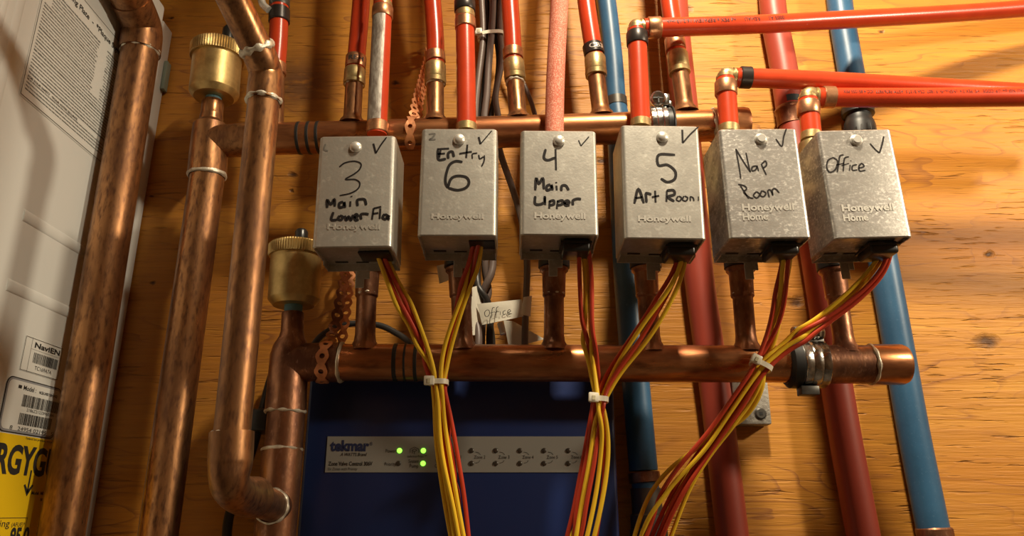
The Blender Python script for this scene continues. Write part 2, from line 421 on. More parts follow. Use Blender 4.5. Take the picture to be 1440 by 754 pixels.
side_text('Rating Plate  -  *Plaque Signaletique', ry0 + .03, ry1 - .008, rz1 - .017, .0062, LINK, plate, bold=.02)
side_text('FOR YOUR SAFETY   *POUR VOTRE SECURITE', ry0 + .006, ry0 + pw * .50, rz0 + .0225, .0022, LINK, plate, bold=.02, k=2)
# maker's certificate label
a = PX(36, 471, BX); b = PX(88, 492, BX); c = PX(27, 518, BX)
cy0, cy1, cz0, cz1 = c.y, b.y, PX(27, 520, BX).z, a.z
lab = side_rect(cy0, cy1, cz0, cz1, LABELW, 'certificate_label', boiler)
bm = NB(); side_frame(bm, cy0 + .0005, cy1 - .0005, cz0 + .0005, cz1 - .0005, .0004)
ch = cz1 - cz0; cw = cy1 - cy0
side_bar(bm, cy0 + cw * .17, cy0 + cw * .175, cz0, cz1); side_bar(bm, cy0 + cw * .17, cy1, cz1 - ch * .33, cz1 - ch * .325)
def barcode(bm, y0, y1, z0, z1, k=1):
    y = y0
    while y < y1:
        w = random.choice((.0004, .0004, .0008, .0012)); side_bar(bm, y, min(y1, y + w), z0, z1, k); y += w + random.choice((.0004, .0005, .0009))
barcode(bm, cy0 + cw * .27, cy0 + cw * .93, cz0 + ch * .30, cz0 + ch * .60)
obj('bars', bm, LINK, lab, norm=False)
side_text('NaviEN', cy0 + cw * .25, cy0 + cw * .93, cz0 + ch * .74, ch * .15, LINK, lab, bold=.03)
side_text('TC169A7A', cy0 + cw * .35, cy0 + cw * .80, cz0 + ch * .12, ch * .11, LINK, lab)
# model label
m0 = PX(8, 526, BX); m1 = PX(88, 548, BX); m2 = PX(79, 619, BX)
my1 = m1.y; mz1 = m0.z; my0 = PX(0, 600, BX).y - .004; mz0 = m2.z; mw = my1 - my0; mh = mz1 - mz0
lab = side_rect(my0, my1, mz0, mz1, LINK, 'model_label', boiler, bev=.008)
side_rect(my0 + .0010, my1 - .0010, mz0 + .0010, mz1 - .0010, mat('label_grey_edge', (.32, .33, .36), .5), 'border', lab, 1, bev=.007)
side_rect(my0 + .0028, my1 - .0028, mz0 + .0028, mz1 - .0028, LABELW, 'face', lab, 2, bev=.006)
bm = NB()
barcode(bm, my0 + mw * .30, my0 + mw * .96, mz0 + mh * .50, mz0 + mh * .72, 3); barcode(bm, my0 + mw * .30, my0 + mw * .88, mz0 + mh * .17, mz0 + mh * .38, 3)
side_bar(bm, my0 + mw * .19, my0 + mw * .245, mz0 + mh * .81, mz0 + mh * .87, 3)
obj('bars', bm, LINK, lab, norm=False)
side_text('Model :', my0 + mw * .28, my0 + mw * .50, mz0 + mh * .80, mh * .085, LINK, lab, k=3, bold=.01)
side_text('NCB-240E/130H(NG)', my0 + mw * .56, my0 + mw * .90, mz0 + mh * .80, mh * .05, LINK, lab, k=3, bold=.02)
side_text('2186Z212Z0960366', my0 + mw * .40, my0 + mw * .90, mz0 + mh * .425, mh * .055, LINK, lab, k=3)
side_text('8   24954 02195   5', my0 + mw * .18, my0 + mw * .95, mz0 + mh * .06, mh * .07, LINK, lab, k=3)
# yellow energy label
e0 = PX(0, 602, BX); e1 = PX(73, 622, BX)
ez1 = mz0 - .001; ey1 = -.040
lab = side_rect(-.245, ey1, ez1 - .20, ez1, LABELY, 'energy_label', boiler)
zb_ = PX(35, 667, BX).z
side_text('ENERGYGUIDE', -.238, -.047, zb_, .0245, LINK, lab, bold=.035)
bm = NB(); ty = PX(38, 690, BX).y; tz = PX(28, 698, BX).z
side_bar(bm, ty - .0011, ty + .0011, tz + .003, zb_ + .004)
for s in (-1, 1):
    x = SX + .00025
    bm.faces.new([bm.verts.new((x, p, q)) for p, q in ((ty, tz), (ty + s * .0075, tz + .010), (ty + s * .0055, tz + .0112), (ty, tz + .0055))])
obj('arrow', bm, LINK, lab, norm=False)
side_text('Federal law prohibits removal of this label before consumer purchase', -.150, -.045, zb_ + .0315, .0022, LINK, lab)
mt = PX(43, 697, BX)
side_text('Model  NCB-240E', mt.y, mt.y + .034, mt.z + .001, .0028, LINK, lab, bold=.03); side_text('NCB-240H', mt.y + .016, mt.y + .034, mt.z - .005, .0028, LINK, lab, bold=.03)
bm = NB(); ft = PX(38, 728, BX); side_frame(bm, -.235, ft.y, ft.z - .09, ft.z, .0005); obj('box_outline', bm, LINK, lab, norm=False)
side_text('Efficiency Rating', -.232, PX(12, 740, BX).y, PX(8, 741, BX).z, .006, LINK, lab); side_text('(AFUE)*', PX(15, 740, BX).y, PX(34, 740, BX).y, PX(8, 741, BX).z, .0035, LINK, lab)
side_text('95.0', PX(12, 760, BX).y, PX(38, 762, BX).y, PX(12, 766, BX).z, .014, LINK, lab, bold=.04)

# ------------------------------------------------------------------ big copper pipes
def soldered(bm, a, b, r, w=.0016):      # a ragged bead
    a = Vector(a); b = Vector(b); t = (b - a).normalized(); n = Vector((0, -1, 0)); n = (n - t * n.dot(t)).normalized(); q = t.cross(n)
    seg = 40; prof = []
    ph_ = random.random() * 6
    rings = []
    for s, rr in ((-1, -.0008), (-.6, .0007), (0, .0012), (.6, .0007), (1, -.0008)):
        ring = []
        for k in range(seg):
            th = 2 * math.pi * k / seg
            jit = 1 + .32 * math.sin(3 * th + ph_) * math.sin(5 * th + 2 * ph_) + .2 * math.sin(9 * th)
            c = a + t * (s * w * 1.35 * jit + .0006 * math.sin(2 * th + ph_))
            ring.append(bm.verts.new(c + (n * math.cos(th) + q * math.sin(th)) * (r + rr * (1 if rr < 0 else jit))))
        rings.append(ring)
    for u, v in zip(rings, rings[1:]):
        for k in range(seg): bm.faces.new((u[k], u[(k + 1) % seg], v[(k + 1) % seg], v[k]))
    return bm
def dirp(a, b): return (Vector(b) - Vector(a)).normalized()

# outermost pipe, next to the boiler
y1_ = -.116; r1 = .0205
t = thing('copper_pipe', 'thick copper pipe standing closest to the boiler panel, bending forward at its top', 'pipe', 'large copper pipes', P(85, 770, y1_))
A = P(80, 790, y1_); B = P(197, 72, y1_)
obj('pipe', tube(NB(), [A, B], r1, 40), COPPER, t)
E1 = P(201, 35, y1_); E2 = P(180, -20, y1_ - .05); E3 = P(160, -75, y1_ - .10)
bm = NB(); tube(bm, [P(196.5, 74, y1_), P(198, 62, y1_), P(199.5, 48, y1_), P(199, 36, y1_ - .004), P(193, 20, y1_ - .018), P(184, 0, y1_ - .036)], [r1 + .0022] * 3 + [r1 + .0012] * 3, 40, 6); obj('elbow', bm, COPPER, t)
obj('pipe', tube(NB(), [P(184, 0, y1_ - .036), P(150, -70, y1_ - .10), P(90, -190, y1_ - .2), P(90, -190, y1_ - .2) + Vector((0, 0, .45))], r1, 40), COPPER, t)
obj('solder_ring', soldered(NB(), B, E1, r1 + .0006, .0022), SOLDER, t)

# return manifold: second pipe, tee, upper header and stubs
y2 = -.09; r2 = .0202; rh = .0187
man = thing('copper_manifold', 'upper copper manifold running behind the tops of the steel valve boxes', 'manifold', None, P(293, 200, y2))
obj('riser_pipe', tube(NB(), [P(216, 800, y2), P(291, 250, y2)], r2 - .0012, 40), COPPER, man)
ax0 = P(291, 247, y2); ax1 = P(297, 166, y2)
bm = NB(); tube(bm, [ax0, P(293.5, 215, y2), P(296, 178, y2), P(296.8, 171, y2), P(297.5, 163, y2)], [r2 + .0012, r2 + .001, r2 - .0008, .0135, .0128], 36)
tube(bm, [P(293, 200, y2), P(325, 198, y2), P(352, 196.5, y2)], [rh + .0015, rh + .0005, rh + .0015], 36)
obj('tee', bm, COPPER, man)
obj('adapter', lathe(NB(), P(297.5, 166, y2), P(299.5, 143, y2), [(0, .0120), (.1, .0124), (.95, .0124), (1, .0118)]), COPPER, man)
obj('solder_ring', soldered(NB(), P(291, 247, y2), ax1, r2 + .0004, .002), SOLDER, man)
def HU(px): return P(px, 197.5 - (px - 320) * (22.5 / 730.0), y2)
obj('header_pipe', tube(NB(), [HU(335), HU(1008)], rh, 48), COPPER_H, man)
obj('end_cap', lathe(NB(), HU(1003), HU(1052), [(0, rh + .0018), (.85, rh + .0018), (.97, rh + .0006), (1, rh - .004)]), COPPER_H, man)
obj('solder_ring', soldered(NB(), HU(1003), HU(1050), rh + .0012, .0020), SOLDER, man)
for px in (422, 436, 449):
    bm = NB(); lathe(bm, HU(px - 2.2), HU(px + 2.2), [(0, rh + .0001), (.1, rh + .0006), (.9, rh + .0006), (1, rh + .0001)]); obj('black_band', bm, BLACK, man)
def red_pex(pts, w, label, name='red_pex_pipe', group=None, m=None, sm=8, top=True):
    pass
stub = [ # base px, top px of copper, PEX path beyond, black ring?
    dict(b=(495, 176), t=(498, 118), s0=(498, 120), s1=(499.5, 98), r0=(499.6, 96), r1=(501, 80), path=[(500, 90), (503, 60), (508, 0), (511, -60)], dark=0, w=25, txt='REH'),
    dict(b=(612, 174), t=(612, 118), s0=(612, 119), s1=(612.3, 91), r0=(612.4, 88), r1=(611.5, 75), path=[(612, 84), (612, 55), (608, 0), (602, -60)], dark=0, w=25, txt=''),
    dict(b=(729, 170), t=(724.5, 116), s0=(724.5, 113), s1=(722, 86), r0=(721.6, 83), r1=(721, 70), path=[(722, 78), (720, 45), (717, 0), (715, -60)], dark=0, w=24, txt=''),
    dict(b=(846, 166), t=(838.5, 106), s0=(838.5, 108), s1=(836.5, 80), r0=(836, 78), r1=(833, 64), path=[(835, 73), (831, 48), (824, 0), (818, -60)], dark=1, w=25, txt='CB3'),
    dict(b=(964, 160), t=(956, 100), s0=(956, 104), s1=(952, 75), r0=(950.5, 71), r1=(948.5, 55), path=[(950, 65), (947, 40), (941, 0), (936, -60)], dark=0, w=26, txt=''),
]
where = ['leftmost red pipe, leaning left as it leaves the upper copper manifold', 'red pipe rising from the upper manifold just left of the valve marked entry 6',
         'red pipe rising beside the bundle of grey-brown cables', 'red pipe with black lettered ring, just left of the blue pipe', 'red pipe rising under the topmost horizontal red pipe']
RP = .0108
for i, q in enumerate(stub):
    b = P(*q['b'], y2); tt = P(*q['t'], y2); d = dirp(b, tt); L = (tt - b).length
    bm = NB(); lathe(bm, b, tt, [(0, .0165), (.10, .0140), (.16, .0112), (.25, .0104), (1.02, .0104)]); obj('stub', bm, COPPER, man)
    bm = NB(); a0, a1 = P(*q['s0'], y2), P(*q['s1'], y2)
    lathe(bm, a0, a1, [(0, .0108), (.02, .0128), (.22, .0132), (.25, .0124), (.30, .0128), (.92, .0128), (1, .0118)]); obj('brass_adapter', bm, BRASS_F, man)
    obj('solder_ring', soldered(NB(), P(*q['t'], y2), a1, .0106, .0016), SOLDER, man)
    pt = [P(x, y, y2) for x, y in q['path']]
    pt = on_up([a1 - dirp(a0, a1) * .002] + pt[1:])
    t = thing('red_pex_pipe', where[i], 'pipe', 'red pipes from the upper manifold', pt[0])
    obj('pipe', tube(NB(), pt, RP, 28, 8), PEX, t)
    ra, rb = P(*q['r0'], y2), P(*q['r1'], y2)
    obj('crimp_ring', lathe(NB(), ra, rb, [(0, .0118), (.06, .0124), (.94, .0124), (1, .0118)]), RINGB if q['dark'] else RING, t)
    if q['txt']:
        c = (ra + rb) / 2; s = Vector((.0001, 0, 0))
        # letters run round the ring
        d = dirp(ra, rb); n = Vector((0, -1, 0)); n = (n - d * n.dot(d)).normalized(); u = d.cross(n)
        if u.x < 0: u = -u
        bm = text_bm(q['txt'], lambda a, b, w: c + d * ((b - .5) * .0058) + (n * math.cos((a - .35) * 1.5) + u * math.sin((a - .35) * 1.5)) * .0127, bold=.02)
        obj('lettering', bm, SCREW if q['dark'] else LINK, t, norm=False)

# pipe that comes forward: the one crossing in front of the upper manifold
y3 = -.282; r3 = .0140
t = thing('copper_pipe', 'slimmer copper pipe crossing in front of the upper manifold, kinked at its top', 'pipe', None, P(325, 610, y3))
A = P(326, 612, y3); B = P(371, 142, y3)
obj('pipe', tube(NB(), [A, B], r3, 40), COPPER, t)
bm = NB(); tube(bm, [P(371, 144, y3), P(372.5, 128, y3), P(374, 112, y3), P(373, 100, y3 - .002), P(368, 84, y3 - .010), P(360, 66, y3 - .018)], [r3 + .0016] * 3 + [r3 + .0008] * 3, 40, 6); obj('elbow', bm, COPPER, t)
Q0 = P(361, 68, y3 - .018); Q1 = P(328, 0, y3 - .045); Q2 = P(280, -100, y3 - .10)
obj('pipe', tube(NB(), [Q0, Q1, Q2, Q2 + Vector((0, 0, .55))], r3, 40), COPPER, t)
obj('solder_ring', soldered(NB(), B, P(371.5, 128, y3), r3 + .0010, .0018), SOLDER, t)
obj('solder_ring', soldered(NB(), Q0, Q1, r3 + .0012, .0024), SOLDER, t)
obj('solder_ring', soldered(NB(), A, B, r3 + .0008, .0020), SOLDER, t)
# lower elbow turning back to the wall
F0 = P(326, 608, y3); F1 = P(324.5, 640, y3); zc_ = P(322, 688, y3)
y4 = -.125
px4 = P(392, 712, y4)
R0 = Vector((F1.x, y3, F1.z)); tgt = Vector((px4.x, y4, px4.z)); 
bend_ = [F0, P(325, 630, y3), P(324, 650, y3), P(322.5, 672, y3 + .001)]
zb2 = P(322, 692, y3 + .012).z
bend_ += [Vector((bend_[-1].x, y3 + .010, zb2 + .003)), Vector((bend_[-1].x + .001, y3 + .030, zb2 - .002)), Vector((bend_[-1].x + .003, y3 + .055, zb2 - .003))]
obj('elbow', tube(NB(), bend_[:], [r3 + .0028, r3 + .0028, r3 + .0027, r3 + .0010, r3 + .0008, r3 + .0012, r3 + .0026], 40, 8), COPPER, t)
endp = Vector((tgt.x, y4 - .018, tgt.z))
obj('pipe', tube(NB(), [bend_[-1] - Vector((0, .01, 0)), endp], r3, 40), COPPER, t)

# supply manifold
man2 = thing('copper_manifold', 'lower copper manifold feeding all six steel valve boxes from below', 'manifold', None, P(404, 520, y4))
r4 = .0182
obj('riser_pipe', tube(NB(), [P(384, 800, y4), P(409, 505, y4)], r4, 40), COPPER_D, man2)
bm = NB(); tube(bm, [P(401.5, 579, y4), P(404, 540, y4), P(408, 500, y4), P(409.5, 487, y4), P(410.5, 474, y4), P(411, 465, y4)], [r4 + .0018, r4 + .0012, r4 + .0014, r4 - .0005, .0128, .0112], 36)
tube(bm, [P(406, 510, y4), P(440, 509.5, y4), P(478, 509.5, y4)], [rh + .0016, rh + .0006, rh + .0016], 36); obj('tee', bm, COPPER_D, man2)
obj('adapter', lathe(NB(), P(410.5, 470, y4), P(412, 440, y4), [(0, .0110), (.1, .0113), (.95, .0113), (1, .0108)]), COPPER_D, man2)
bm = NB(); tube(bm, [P(397, 632, y4), P(395, 665, y4), P(390, 712, y4), P(386, 760, y4), P(383, 800, y4)], [r4 + .0018, r4 + .0010, r4 + .0016, r4 + .001, r4 + .001], 36)
tube(bm, [Vector((endp.x - .001, y4 - .020, endp.z)), Vector((tgt.x, y4, tgt.z))], r3 + .0022, 36); obj('lower_tee', bm, COPPER_D, man2)
obj('solder_ring', soldered(NB(), Vector((endp.x - .001, y4 - .020, endp.z)), Vector((tgt.x, y4, tgt.z)), r3 + .0016, .0018), SOLDER, man2)
for p in ((401.5, 579), (397, 632)): obj('solder_ring', soldered(NB(), P(*p, y4), P(p[0] + .8, p[1] - 10, y4), r4 + .0010, .0014), SOLDER, man2)
def HL(px): return P(px, 509.5 + (px - 440) * (3.2 / 830.0), y4)
obj('header_pipe', tube(NB(), [HL(470), HL(1112)], rh, 48), COPPER_H, man2)
bm = NB(); tube(bm, [HL(1158), HL(1226)], rh + .0008, 48); obj('end_tee', bm, COPPER_D, man2)
obj('end_cap', lathe(NB(), HL(1224), HL(1274), [(0, rh + .0018), (.86, rh + .0018), (.97, rh + .0002), (1, rh - .003)]), COPPER_H, man2)
obj('solder_ring', soldered(NB(), HL(1224), HL(1270), rh + .0012, .0016), SOLDER, man2)
obj('solder_ring', soldered(NB(), HL(480), HL(520), rh + .0010, .0015), SOLDER, man2)
for px, w in ((557, 3), (571, 1.6), (586, 2.6)):
    lathe_ = NB(); lathe(lathe_, HL(px - w), HL(px + w), [(0, rh + .0001), (.1, rh + .0007), (.9, rh + .0007), (1, rh + .0001)]); obj('black_band', lathe_, BLACK, man2)
stubs = [((513, 486), (517, 378)), ((651, 486), (646.5, 378)), ((779, 486), (779, 378)), ((915, 488), (908, 378)), ((1050, 488), (1041, 378)), ((1188, 490), (1172, 380))]
STOP = []
for a, b in stubs:
    A = P(*a, y4); B = P(*b, y4); mid = A.lerp(B, .66)
    obj('stub', lathe(NB(), A - dirp(A, B) * .006, B, [(0, .0175), (.07, .0135), (.12, .0112), (.2, .0103), (.64, .0103), (.66, .0118), (.94, .0124), (.97, .0150), (1, .0150)]), COPPER_D, man2)
    obj('solder_ring', soldered(NB(), mid, B, .0106, .0016), SOLDER, man2)
    STOP.append(B)

# ------------------------------------------------------------------ air vents
def vent(y, base, axis_top, rb, rc, b0, b1, c1, label, cap=True):
    a = P(*base, y); d = dirp(a, P(*axis_top, y))
    def at_(px, py): return a + d * ((P(px, py, y) - a).dot(d))
    v = thing('air_vent', label, 'air vent', 'brass air vents', a)
    B0, B1, C1 = at_(*b0), at_(*b1), at_(*c1)
    obj('neck', lathe(NB(), a, B0, [(0, .0085), (.25, .0085), (.3, .0092), (1.1, .0092)]), PTFE, v)
    L = (B1 - B0).length
    obj('body', lathe(NB(), B0, B1, [(0, .009), (.0, rb * .80), (.0, rb * .80), (.11, rb * .985), (.13, rb), (1, rb)], 64), BRASS, v, ang=.38)
    # knurled cap
    bm = NB(); seg = 132; t = d; n = Vector((0, -1, 0)); n = (n - t * n.dot(t)).normalized(); q = t.cross(n); rings = []
    Lc = (C1 - B1).length
    for s, r, kn in ((0, rb - .002, 0), (0, rc - .0012, 0), (.12, rc, 1), (.82, rc, 1), (.92, rc - .0015, 0), (1.0, rc - .006, 0)):
        rings.append([bm.verts.new(B1 + t * (s * Lc) + (n * math.cos(2 * math.pi * k / seg) + q * math.sin(2 * math.pi * k / seg)) * (r - (.0014 if kn and k % 2 else 0))) for k in range(seg)])
    for u, w in zip(rings, rings[1:]):
        for k in range(seg): bm.faces.new((u[k], u[(k + 1) % seg], w[(k + 1) % seg], w[k]))
    bm.faces.new(rings[0][::-1]); bm.faces.new(rings[-1]); obj('knurled_cap', bm, BRASS, v, ang=.5)
    return v, C1, d
v, C1, d = vent(y2, (299.5, 148), (308, 60), .0282, .0320, (300.5, 138), (306, 84), (308, 66), 'brass air vent with knurled cap on top of the upper manifold, beside the boiler')
k0 = C1 + Vector((.011, 0, 0)) - d * .002
obj('black_cap', lathe(NB(), k0, k0 + d * .031, [(0, .0075), (.1, .0080), (.85, .0076), (1, .005)]), BLACKP, v)
v, C1, d = vent(y4, (412, 444), (418, 340), .0262, .0290, (413.5, 430), (417, 362), (418.5, 344), 'brass air vent half behind the valve box marked 3')
k0 = C1 + Vector((.004, 0, 0)) - d * .002
obj('black_cap', lathe(NB(), k0, k0 + d * .019, [(0, .0070), (.1, .0074), (.85, .0070), (1, .005)]), BLACKP, v)
# ------------------------------------------------------------------ zone valves
YF = -.248; DEP = .058
def strokes(zs, off, raw): return [[(off[0] + x / zs, off[1] + y / zs) for x, y in s] for s in raw]
Z1 = 556 / 140.; Z2 = 603 / 160.
valves = [
 dict(c=((446.4, 190.5), (554.2, 192.3), (552.8, 348), (441.5, 347)), off=(440, 180), z=Z1, dome=(238, 108), home=0, txt=((80, 566), (372, 566)), h=28,
  thick=[[(80, 447), (80, 402), (100, 428), (120, 398), (122, 440)], [(170, 412), (148, 422), (150, 445), (172, 437), (175, 415), (180, 447)], [(210, 410), (208, 440)], [(215, 380), (217, 386)], [(250, 437), (248, 405), (272, 398), (290, 402), (298, 432)],
     [(115, 470), (103, 512), (135, 514)], [(150, 490), (140, 508), (158, 514), (166, 497), (150, 490)], [(178, 490), (187, 516), (200, 495), (212, 516), (225, 485)], [(230, 502), (250, 494), (243, 482), (231, 495), (240, 516), (256, 510)], [(270, 512), (268, 485), (290, 480), (312, 483)],
     [(340, 448), (330, 512)], [(340, 450), (382, 440)], [(335, 480), (366, 475)], [(377, 450), (373, 508)], [(402, 480), (390, 500), (405, 510), (416, 492), (402, 482)], [(428, 488), (418, 505), (430, 510)], [(338, 88), (352, 142)]],
  thin=[[(352, 142), (380, 95), (412, 52)], [(148, 218), (180, 195), (232, 186), (268, 200), (262, 230), (230, 258), (182, 287), (236, 288), (262, 308), (252, 340), (210, 365), (150, 378)]],
  marker='3 and main lower floor', faint=[[(70, 90), (62, 120), (85, 130)]]),
 dict(c=((592.3, 181), (699.2, 181.2), (698.4, 332), (587, 331)), off=(580, 170), z=Z1, dome=(260, 105), home=0, txt=((105, 547), (395, 547)), h=26,
  thick=[[(142, 160), (146, 216), (188, 212)], [(138, 158), (205, 155)], [(140, 186), (182, 182)], [(158, 162), (150, 205)], [(200, 212), (200, 182), (222, 172), (232, 202)], [(307, 133), (300, 207)], [(262, 184), (332, 172)], [(370, 90), (380, 130)],
     [(280, 230), (240, 226), (205, 250), (186, 310), (186, 350), (200, 375)], [(200, 375), (250, 387), (297, 375), (316, 345), (300, 315), (250, 308), (215, 325), (198, 372)]],
  thin=[[(380, 130), (443, 55)], [(335, 212), (335, 186), (362, 180)], [(370, 190), (376, 212), (398, 200)], [(402, 192), (400, 225), (386, 255)]],
  marker='entry 6', faint=[[(92, 75), (125, 72), (110, 95), (95, 105), (130, 103)]]),
 dict(c=((732, 183.7), (838.7, 183.8), (842, 331), (731.2, 330)), off=(720, 170), z=Z1, dome=(262, 112), home=0, txt=((125, 545), (410, 548)), h=30,
  thick=[[(188, 158), (178, 205), (200, 220), (243, 205)], [(243, 158), (246, 275)], [(130, 388), (135, 320), (150, 352), (172, 320), (178, 382)], [(215, 355), (195, 365), (195, 388), (218, 378), (220, 358), (227, 388)], [(248, 362), (250, 388)], [(246, 342), (248, 348)], [(275, 392), (278, 365), (300, 362), (317, 388)],
     [(130, 420), (128, 460), (150, 468), (180, 455), (183, 420)], [(183, 420), (186, 470)], [(210, 445), (208, 490)], [(208, 452), (232, 445), (234, 465), (212, 472)], [(255, 445), (250, 492)], [(252, 452), (282, 445), (280, 465), (255, 472)], [(290, 463), (320, 458), (310, 445), (294, 455), (300, 472), (322, 470)], [(340, 472), (340, 447), (362, 436), (386, 438)]],
  thin=[[(372, 108), (385, 140)], [(385, 140), (430, 88)]], marker='4 and main upper', faint=[]),
 dict(c=((873.3, 177.2), (985.5, 176.2), (990.6, 336), (877.7, 335.6)), off=(860, 170), z=Z1, dome=(283, 92), home=0, txt=((148, 561), (443, 562)), h=28,
  thick=[[(355, 190), (264, 190), (262, 248), (312, 246), (355, 282), (352, 325), (312, 342), (275, 322)], [(127, 462), (150, 380), (180, 460)], [(132, 432), (172, 426)], [(195, 457), (192, 410), (202, 405), (222, 412)], [(243, 390), (246, 456)], [(225, 427), (266, 418)], [(395, 50), (397, 122)], [(306, 452), (309, 390)], [(308, 390), (345, 388), (350, 412), (314, 425), (350, 450)]],
  thin=[[(397, 125), (440, 75), (487, 33)], [(372, 420), (362, 440), (380, 448), (390, 430), (375, 420)], [(404, 420), (396, 440), (415, 448), (425, 430), (408, 420)], [(440, 448), (440, 425), (455, 430), (460, 448)], [(485, 423), (485, 447)]],
  marker='5 and art room', faint=[]),
 dict(c=((1010.6, 182.3), (1122.8, 180), (1139.6, 333.5), (1026, 336)), off=(990, 170), z=Z2, dome=(300, 98), home=1, txt=((203, 476), (478, 472)), txt2=((207, 527), (340, 523)), h=32,
  thick=[], thin=[[(380, 95), (412, 135), (422, 85), (436, 42)], [(195, 306), (185, 240), (168, 148)], [(168, 148), (205, 210), (246, 272)], [(246, 272), (236, 235), (222, 168)], [(277, 238), (256, 245), (255, 265), (275, 258), (280, 238), (289, 267)], [(303, 228), (318, 262), (330, 287)], [(305, 230), (325, 213), (331, 235), (313, 252)],
     [(192, 343), (216, 380), (237, 412)], [(180, 336), (215, 345), (225, 362), (210, 378), (240, 405), (262, 411)], [(277, 375), (262, 395), (280, 409), (295, 390), (278, 375)], [(307, 369), (298, 393), (315, 402), (328, 384), (310, 370)], [(346, 406), (338, 372), (353, 368), (365, 396)], [(365, 396), (362, 367), (378, 360), (399, 382)]],
  marker='nap room', faint=[]),
 dict(c=((1149.4, 184), (1254.6, 181), (1283.2, 332), (1174.6, 336.5)), off=(1130, 170), z=Z2, dome=(278, 104), home=1, txt=((205, 480), (482, 473)), txt2=((213, 532), (345, 528)), h=32,
  thick=[], thin=[[(352, 120), (378, 150), (402, 171)], [(402, 171), (415, 130), (425, 82)], [(157, 194), (130, 210), (122, 243), (138, 272), (168, 258), (180, 215), (157, 194)], [(212, 180), (192, 188), (185, 230), (178, 272)], [(172, 235), (216, 224)], [(240, 190), (216, 202), (210, 268)], [(200, 238), (240, 226)], [(247, 232), (243, 264)], [(250, 210), (251, 214)], [(282, 232), (259, 240), (260, 262), (284, 260)], [(290, 252), (320, 242), (308, 226), (293, 243), (298, 266), (328, 262)]],
  marker='office', faint=[]),
]
GROM = []
EMB = mat('embossed_steel', (0.74, 0.72, 0.66), 0.42, 0.8)
for i, v in enumerate(valves):
    tl, tr, br, bl = [P(x, y, YF) for x, y in v['c']]
    ctr = (tl + tr + br + bl) / 4
    wd = ((tr - tl).length + (br - bl).length) / 2; ht = ((tl - bl).length + (tr - br).length) / 2
    ux = ((tr - tl) + (br - bl)).normalized(); up = ((tl - bl) + (tr - br)).normalized()
    roll = (math.atan2(ux.z, ux.x) * .5 + math.atan2(-up.x, up.z) * .5)
    M = Matrix.Translation(ctr) @ Matrix.Rotation(-roll, 4, 'Y')
    steel = STEEL_N if v['home'] else STEEL
    lab = 'steel zone valve box marked %s' % v['marker'] + (', with two lines of embossing' if v['home'] else ', between the copper manifolds')
    z = thing('zone_valve', lab, 'valve', 'zone valves between the manifolds', M @ Vector((0, DEP, -ht / 2)))
    hw, hh = wd / 2, ht / 2
    # cover: rounded sheet-metal shell, open underneath
    bm = NB(); R = .0042; th = .0011
    def outline(inset):
        pts = []; w = hw - inset; y0 = inset; rr = R - inset * .8
        pts.append((-w, DEP))
        for k in range(7):
            a = math.radians(180 + 90 * k / 6); pts.append((-w + rr + rr * math.cos(a), y0 + rr + rr * math.sin(a)))
        for k in range(7):
            a = math.radians(270 + 90 * k / 6); pts.append((w - rr + rr * math.cos(a), y0 + rr + rr * math.sin(a)))
        pts.append((w, DEP)); return pts
    O = outline(0); O1 = outline(.0009)
    def ringv(pts, zz): return [bm.verts.new(M @ Vector((x, y, zz))) for x, y in pts]
    rings = [ringv(O1, hh), ringv(O, hh - .0010), ringv(O, -hh + .0010), ringv(O1, -hh), ringv(outline(.0018), -hh + .0003), ringv(outline(.0022), -hh + .0030)]
    for a, b in zip(rings, rings[1:]):
        for k in range(len(a) - 1): bm.faces.new((a[k], a[k + 1], b[k + 1], b[k]))
    bm.faces.new(rings[0]); bm.faces.new(rings[-1]); bm.faces.new([r[0] for r in rings] + [r[-1] for r in rings][::-1])
    cover = obj('cover', bm, steel, z, ang=.5)
    # base plate behind and lower flanges
    bm = NB(); box(bm, -hw + .001, hw - .001, DEP + .0002, DEP + .0016, -hh - .0035, hh - .004, 0, 1, M)
    box(bm, -hw + .0012, -hw + .0022, DEP - .020, DEP, -hh - .0035, -hh + .002, 0, 1, M); box(bm, hw - .0022, hw - .0012, DEP - .020, DEP, -hh - .0035, -hh + .002, 0, 1, M)
    obj('base_plate', bm, steel, z)
    bm = NB(); box(bm, -hw + .010, -hw + .022, DEP - .010, DEP - .0065, -hh + .0024, -hh + .0029, 0, 1, M); box(bm, -.006, .006, DEP - .008, DEP - .0055, -hh + .0024, -hh + .0029, 0, 1, M); obj('slots', bm, BLACK, z)
    # bracket tab
    bm = NB(); tx = -.002 if i else -.003
    box(bm, tx - .0050, tx + .0035, DEP + .0018, DEP + .0030, -hh - .020, -hh + .001, .0004, 1, M); box(bm, tx + .0030, tx + .0085, DEP + .0018, DEP + .0030, -hh - .011, -hh - .001, .0004, 1, M)
    obj('bracket_tab', bm, STEEL, z)
    # grommet
    gx = hw - .019 if i != 1 else hw - .014; gy = .030
    g0 = M @ Vector((gx, gy, -hh + .004)); 
    if i == 1:
        bm = NB(); box(bm, gx - .012, gx + .012, gy - .010, gy + .012, -hh + .0020, -hh + .0028, 0, 1, M); obj('wire_opening', bm, BLACK, z)
    elif i == 0:
        bm = NB(); box(bm, gx - .015, gx + .014, gy - .012, gy + .014, -hh + .0005, -hh + .0028, .001, 2, M); obj('grommet', bm, BLACKP, z)
    else:
        bm = NB(); box(bm, gx - .0130, gx + .0130, gy - .015, gy + .015, -hh - .0095, -hh + .003, .0030, 3, M); box(bm, gx - .0145, gx + .0145, gy - .016, gy + .016, -hh - .0022, -hh + .0005, .0010, 2, M); obj('grommet', bm, BLACKP, z)
    GROM.append(M @ Vector((gx, gy + .003, -hh - (.008 if i > 1 else -.001))))
    # dome screw
    def onf(x, y): return P(v['off'][0] + x / v['z'], v['off'][1] + y / v['z'], YF)
